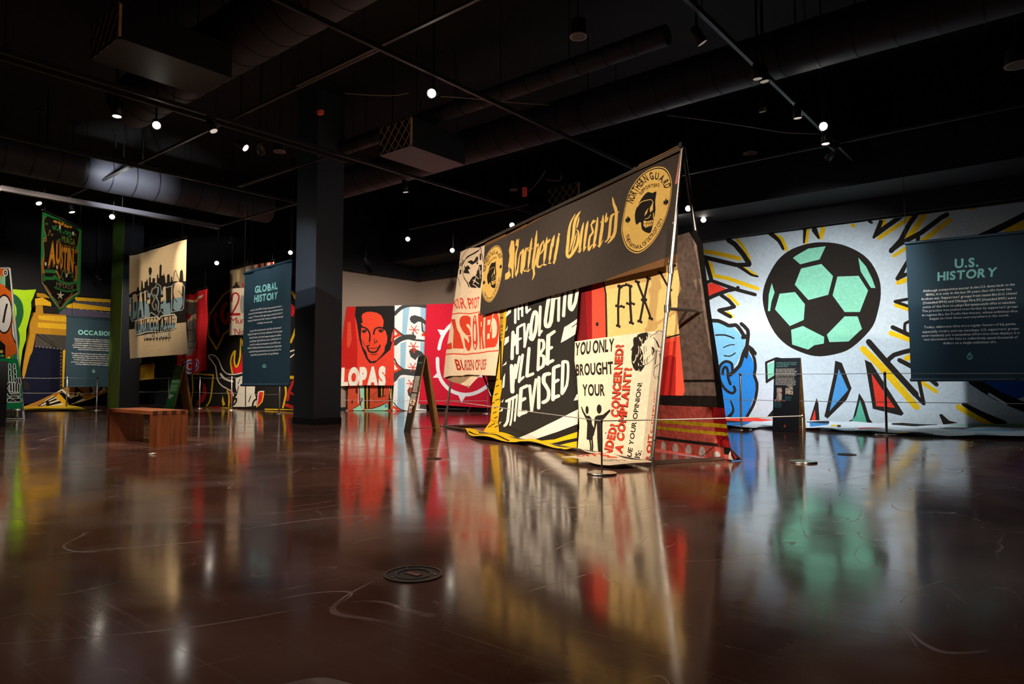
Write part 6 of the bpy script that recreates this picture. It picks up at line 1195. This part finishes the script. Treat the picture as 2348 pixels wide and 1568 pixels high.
aboard('black A board sign seen almost edge on, in front of the crimson gear banner', p0 + wv, p0, sv * .475, 1.25, blackf, dict(lines=[(.72, 12, .018, pal, .15, .92), (.49, 5, .018, pal, .1, .92)], title=[('', 0, 0, .01)], tm=mintp, photos=[(.1, .35, .9, .43, PHC), (.15, .25, .6, .34, PHC), (.2, .9, .85, .915, ['#2E8A70', '#1E5A4A'])], mark=(.4, .09, .02, mat('dim_mark_print', '#7A4A38', .6))), 9)
p1 = G(396.5, 953); rd_ = np.array([*(p1[:2] / np.linalg.norm(p1[:2])), 0]); q_ = np.array([rd_[1], -rd_[0], 0]); an = radians(26)
wv = rd_ * cos(an) * .44 - q_ * sin(an) * .44; sv = q_ * cos(an) + rd_ * sin(an)
aboard('green A board sign with pale lines of print standing behind the wooden bench', p1 + wv, p1, sv * .5, 1.21, greenf, dict(lines=[(.9, 3, .03, grp, .1, .8), (.79, 8, .02, grp, .1, .9), (.6, 7, .02, grp, .1, .9)], photos=[(.1, .32, .6, .43, ['#D8E0D0', '#4A8A58', '#1F6A38', '#B8C8B0'])]), 12)
p2 = G(616, 939.5); rd_ = np.array([*(p2[:2] / np.linalg.norm(p2[:2])), 0]); q_ = np.array([rd_[1], -rd_[0], 0]); an = radians(32)
wv = rd_ * cos(an) * .44 - q_ * sin(an) * .44; sv = q_ * cos(an) + rd_ * sin(an)
aboard('dark green A board sign standing below the GLOBAL HISTORY panel', p2 + wv, p2, sv * .5, 1.2, dgreenf, dict(lines=[(.5, 4, .03, mat('dim_green_print', '#3E6A4E', .7), .2, .6)]), 14)
p3 = G(13, 978); rd_ = np.array([*(p3[:2] / np.linalg.norm(p3[:2])), 0]); q_ = np.array([rd_[1], -rd_[0], 0])
aboard('dark A board sign cut by the left edge of the picture', p3 - q_ * .45, p3, rd_ * .45, 1.2, blackf, dict(lines=[(.8, 6, .02, pal, .1, .7)]), 16)

# ------------------------------------------------------------------ barrier posts and cords
def post(base, h, rb, rp, lab, grp, nm='barrier_post'):
    b = np.array(base, float); b[2] = 0
    t = thing(nm, lab, 'barrier post', tuple(b), grp)
    Acc().tube([b + (0, 0, .001), b + (0, 0, .014), b + (0, 0, .018)], [rb, rb, rb * .93], STEEL, 36).build('base_plate', t)
    Acc().tube([b + (0, 0, .018), b + (0, 0, h - .004), b + (0, 0, h)], [rp, rp, rp * .8], STEEL, 14).build('post', t)
    c = Acc()
    Acc().tube([b + (0, 0, h * .94), b + (0, 0, h * .975)], rp * 1.08, BLACKM, 14).build('cord_clip', t)
    return b
CORD = mat('grey_elastic_cord', '#B8B6B0', .5)
def cord(p, q, z, sag, lab, grp):
    p, q = np.array(p, float), np.array(q, float); pts = []
    for i in range(13):
        f = i / 12; c = p + (q - p) * f; pts.append((c[0], c[1], z - sag * 4 * f * (1 - f)))
    tag(Acc().tube(pts, .005, CORD, 6).build('elastic_barrier'), lab, 'cord', grp)
GS, GB, GC = 'tall barrier posts', 'low barrier posts', 'barrier cords'
P1 = post(G(1700, 984.5), .985, .17, .019, 'tall steel barrier post in front of the blue painted head', GS); P2 = post(G(2033, 997.5), .985, .17, .019, 'tall steel barrier post in front of the red painted blade', GS)
P0 = post((-7.3, 11.4, 0), .985, .17, .019, 'tall steel barrier post behind the pipe frame', GS); P3 = post((.4, 13.0, 0), .985, .17, .019, 'tall steel barrier post beyond the right edge', GS)
for a, b, l in ((P0, P1, 'left of the blue painted head'), (P1, P2, 'across the lower ball mural'), (P2, P3, 'across the U.S. HISTORY panel')):
    cord(a, b, .955, .005, 'upper grey cord stretched between tall posts, ' + l, GC); cord(a, b, .51, .005, 'lower grey cord stretched between tall posts, ' + l, GC)
L1 = [post(G(x, y), .96, .16, .02, 'tall steel barrier post ' + l, GS) for x, y, l in ((152, 936, 'before the left side of the OCCASIONS panel'), (221, 941, 'nearest the dark left column, before the OCCASIONS panel'), (296, 932, 'right of the dark left column under the skyline banner'), (386, 931, 'just left of the green A board sign'), (457, 936, 'right of the green A board sign, before the yellow badge'), (530, 940, 'in front of the white bull head'))]
L0 = post(G(40, 939), .96, .16, .02, 'tall steel barrier post hidden behind the orange and green cloths', GS); L7 = post(G(640, 948), .96, .16, .02, 'tall steel barrier post behind the lower edge of the GLOBAL HISTORY panel', GS)
for a, b, l in ((L0, L1[0], 'before the dark blue part of the yellow wall cloth'), (L1[0], L1[1], 'before the OCCASIONS panel'), (L1[2], L1[3], 'before the yellow cloth square'), (L1[3], L1[4], 'behind the green A board sign'), (L1[4], L1[5], 'before the black flame cloth'), (L1[5], L7, 'below the GLOBAL HISTORY panel')):
    cord(a, b, .93, .015, 'upper grey cord between tall posts, ' + l, GC); cord(a, b, .49, .02, 'lower grey cord between tall posts, ' + l, GC)
b1 = post(G(1380, 1087), .49, .135, .008, 'low thin barrier post on round base before the printed cream banner', GB); b2 = post(G(1842, 1060.5), .49, .135, .008, 'low thin barrier post on round base before the navy A board sign', GB); b0 = post(FL + FN * .15 - FA * .3, .49, .135, .008, 'low thin barrier post at the left end of the pipe frame', GB)
cord(b1, b2, .478, .004, 'thin grey cord at knee height across the open end of the pipe frame', GC); cord(b0, b1, .478, .004, 'thin grey cord at knee height across the hand lettered banner', GC)
k1 = post(D(778, 873, 18.3) * np.array([1, 1, 0]), .49, .13, .008, 'low barrier post beside the centre column before the portrait banner', GB); k2 = post(D(1118, 873, 17.6) * np.array([1, 1, 0]), .49, .13, .008, 'low barrier post behind the stencilled banner', GB)
cord(k1, k2, .33, .01, 'thin pale cord at shin height across portrait and gear banners', GC)
# ------------------------------------------------------------------ floor boxes, paper
BR = mat('worn_floor_box_ring', '#4E4A48', .4, metal=.6, noise=.4, nscale=60); LIDM = mat('floor_box_lid', '#231F1E', .45, noise=.3, nscale=40)
def fbox(px, r, lab):
    c = G(*px); t = thing('floor_outlet', lab, 'floor outlet', tuple(c), 'floor outlets')
    def disc(r0, r1, z0, z1, m, nm):
        ac = Acc(); n = 40; vs = []
        for rr, zz in ((r0, z1), (r1, z1), (r1, z0)): vs += [c + (rr * cos(2 * pi * k / n), rr * sin(2 * pi * k / n), zz) for k in range(n)]
        ac.add(vs, [(k, (k + 1) % n, n + (k + 1) % n, n + k) for k in range(n)] + [(n + k, n + (k + 1) % n, 2 * n + (k + 1) % n, 2 * n + k) for k in range(n)], m); ac.build(nm, t)
    disc(r * .9, r, 0, .006, BR, 'outer_ring'); disc(r * .62, r * .9, 0, .003, LIDM, 'flange'); disc(r * .55, r * .62, 0, .005, BR, 'inner_ring'); disc(.0005, r * .55, 0, .002, LIDM, 'lid')
    Acc().obox(c + (0, 0, .0035), (r * .3, 0, 0), (0, r * .12, 0), (0, 0, .0015), mat('reddish_lid_plate', '#7A4A40', .35)).build('flap', t)
    for a in (.6, 2.7, 4.4): p = c + (r * .76 * cos(a), r * .76 * sin(a), .003); Acc().tube([p, p + (0, 0, .002)], .007, STEEL, 8).build('screw', t)
fbox((948, 1317.5), .128, 'round metal floor outlet in the foreground'); fbox((995, 1052), .085, 'round floor outlet on the floor between bench and pipe frame'); fbox((1942, 1042), .1, 'round floor outlet on the floor below the ball mural')
c = G(349, 1041.5); pp = Acc(); pp.add([c + (-.04, -.03, .004), c + (.045, -.02, .004), c + (.05, .03, .016), c + (-.035, .025, .006), c + (0, .0, .02)], [(0, 1, 4), (1, 2, 4), (2, 3, 4), (3, 0, 4)], mat('white_paper', '#E8E2D8', .8))
tag(pp.build('paper_scrap'), 'tiny white paper scrap on the floor before the bench', 'paper')
bpy.context.view_layer.update()
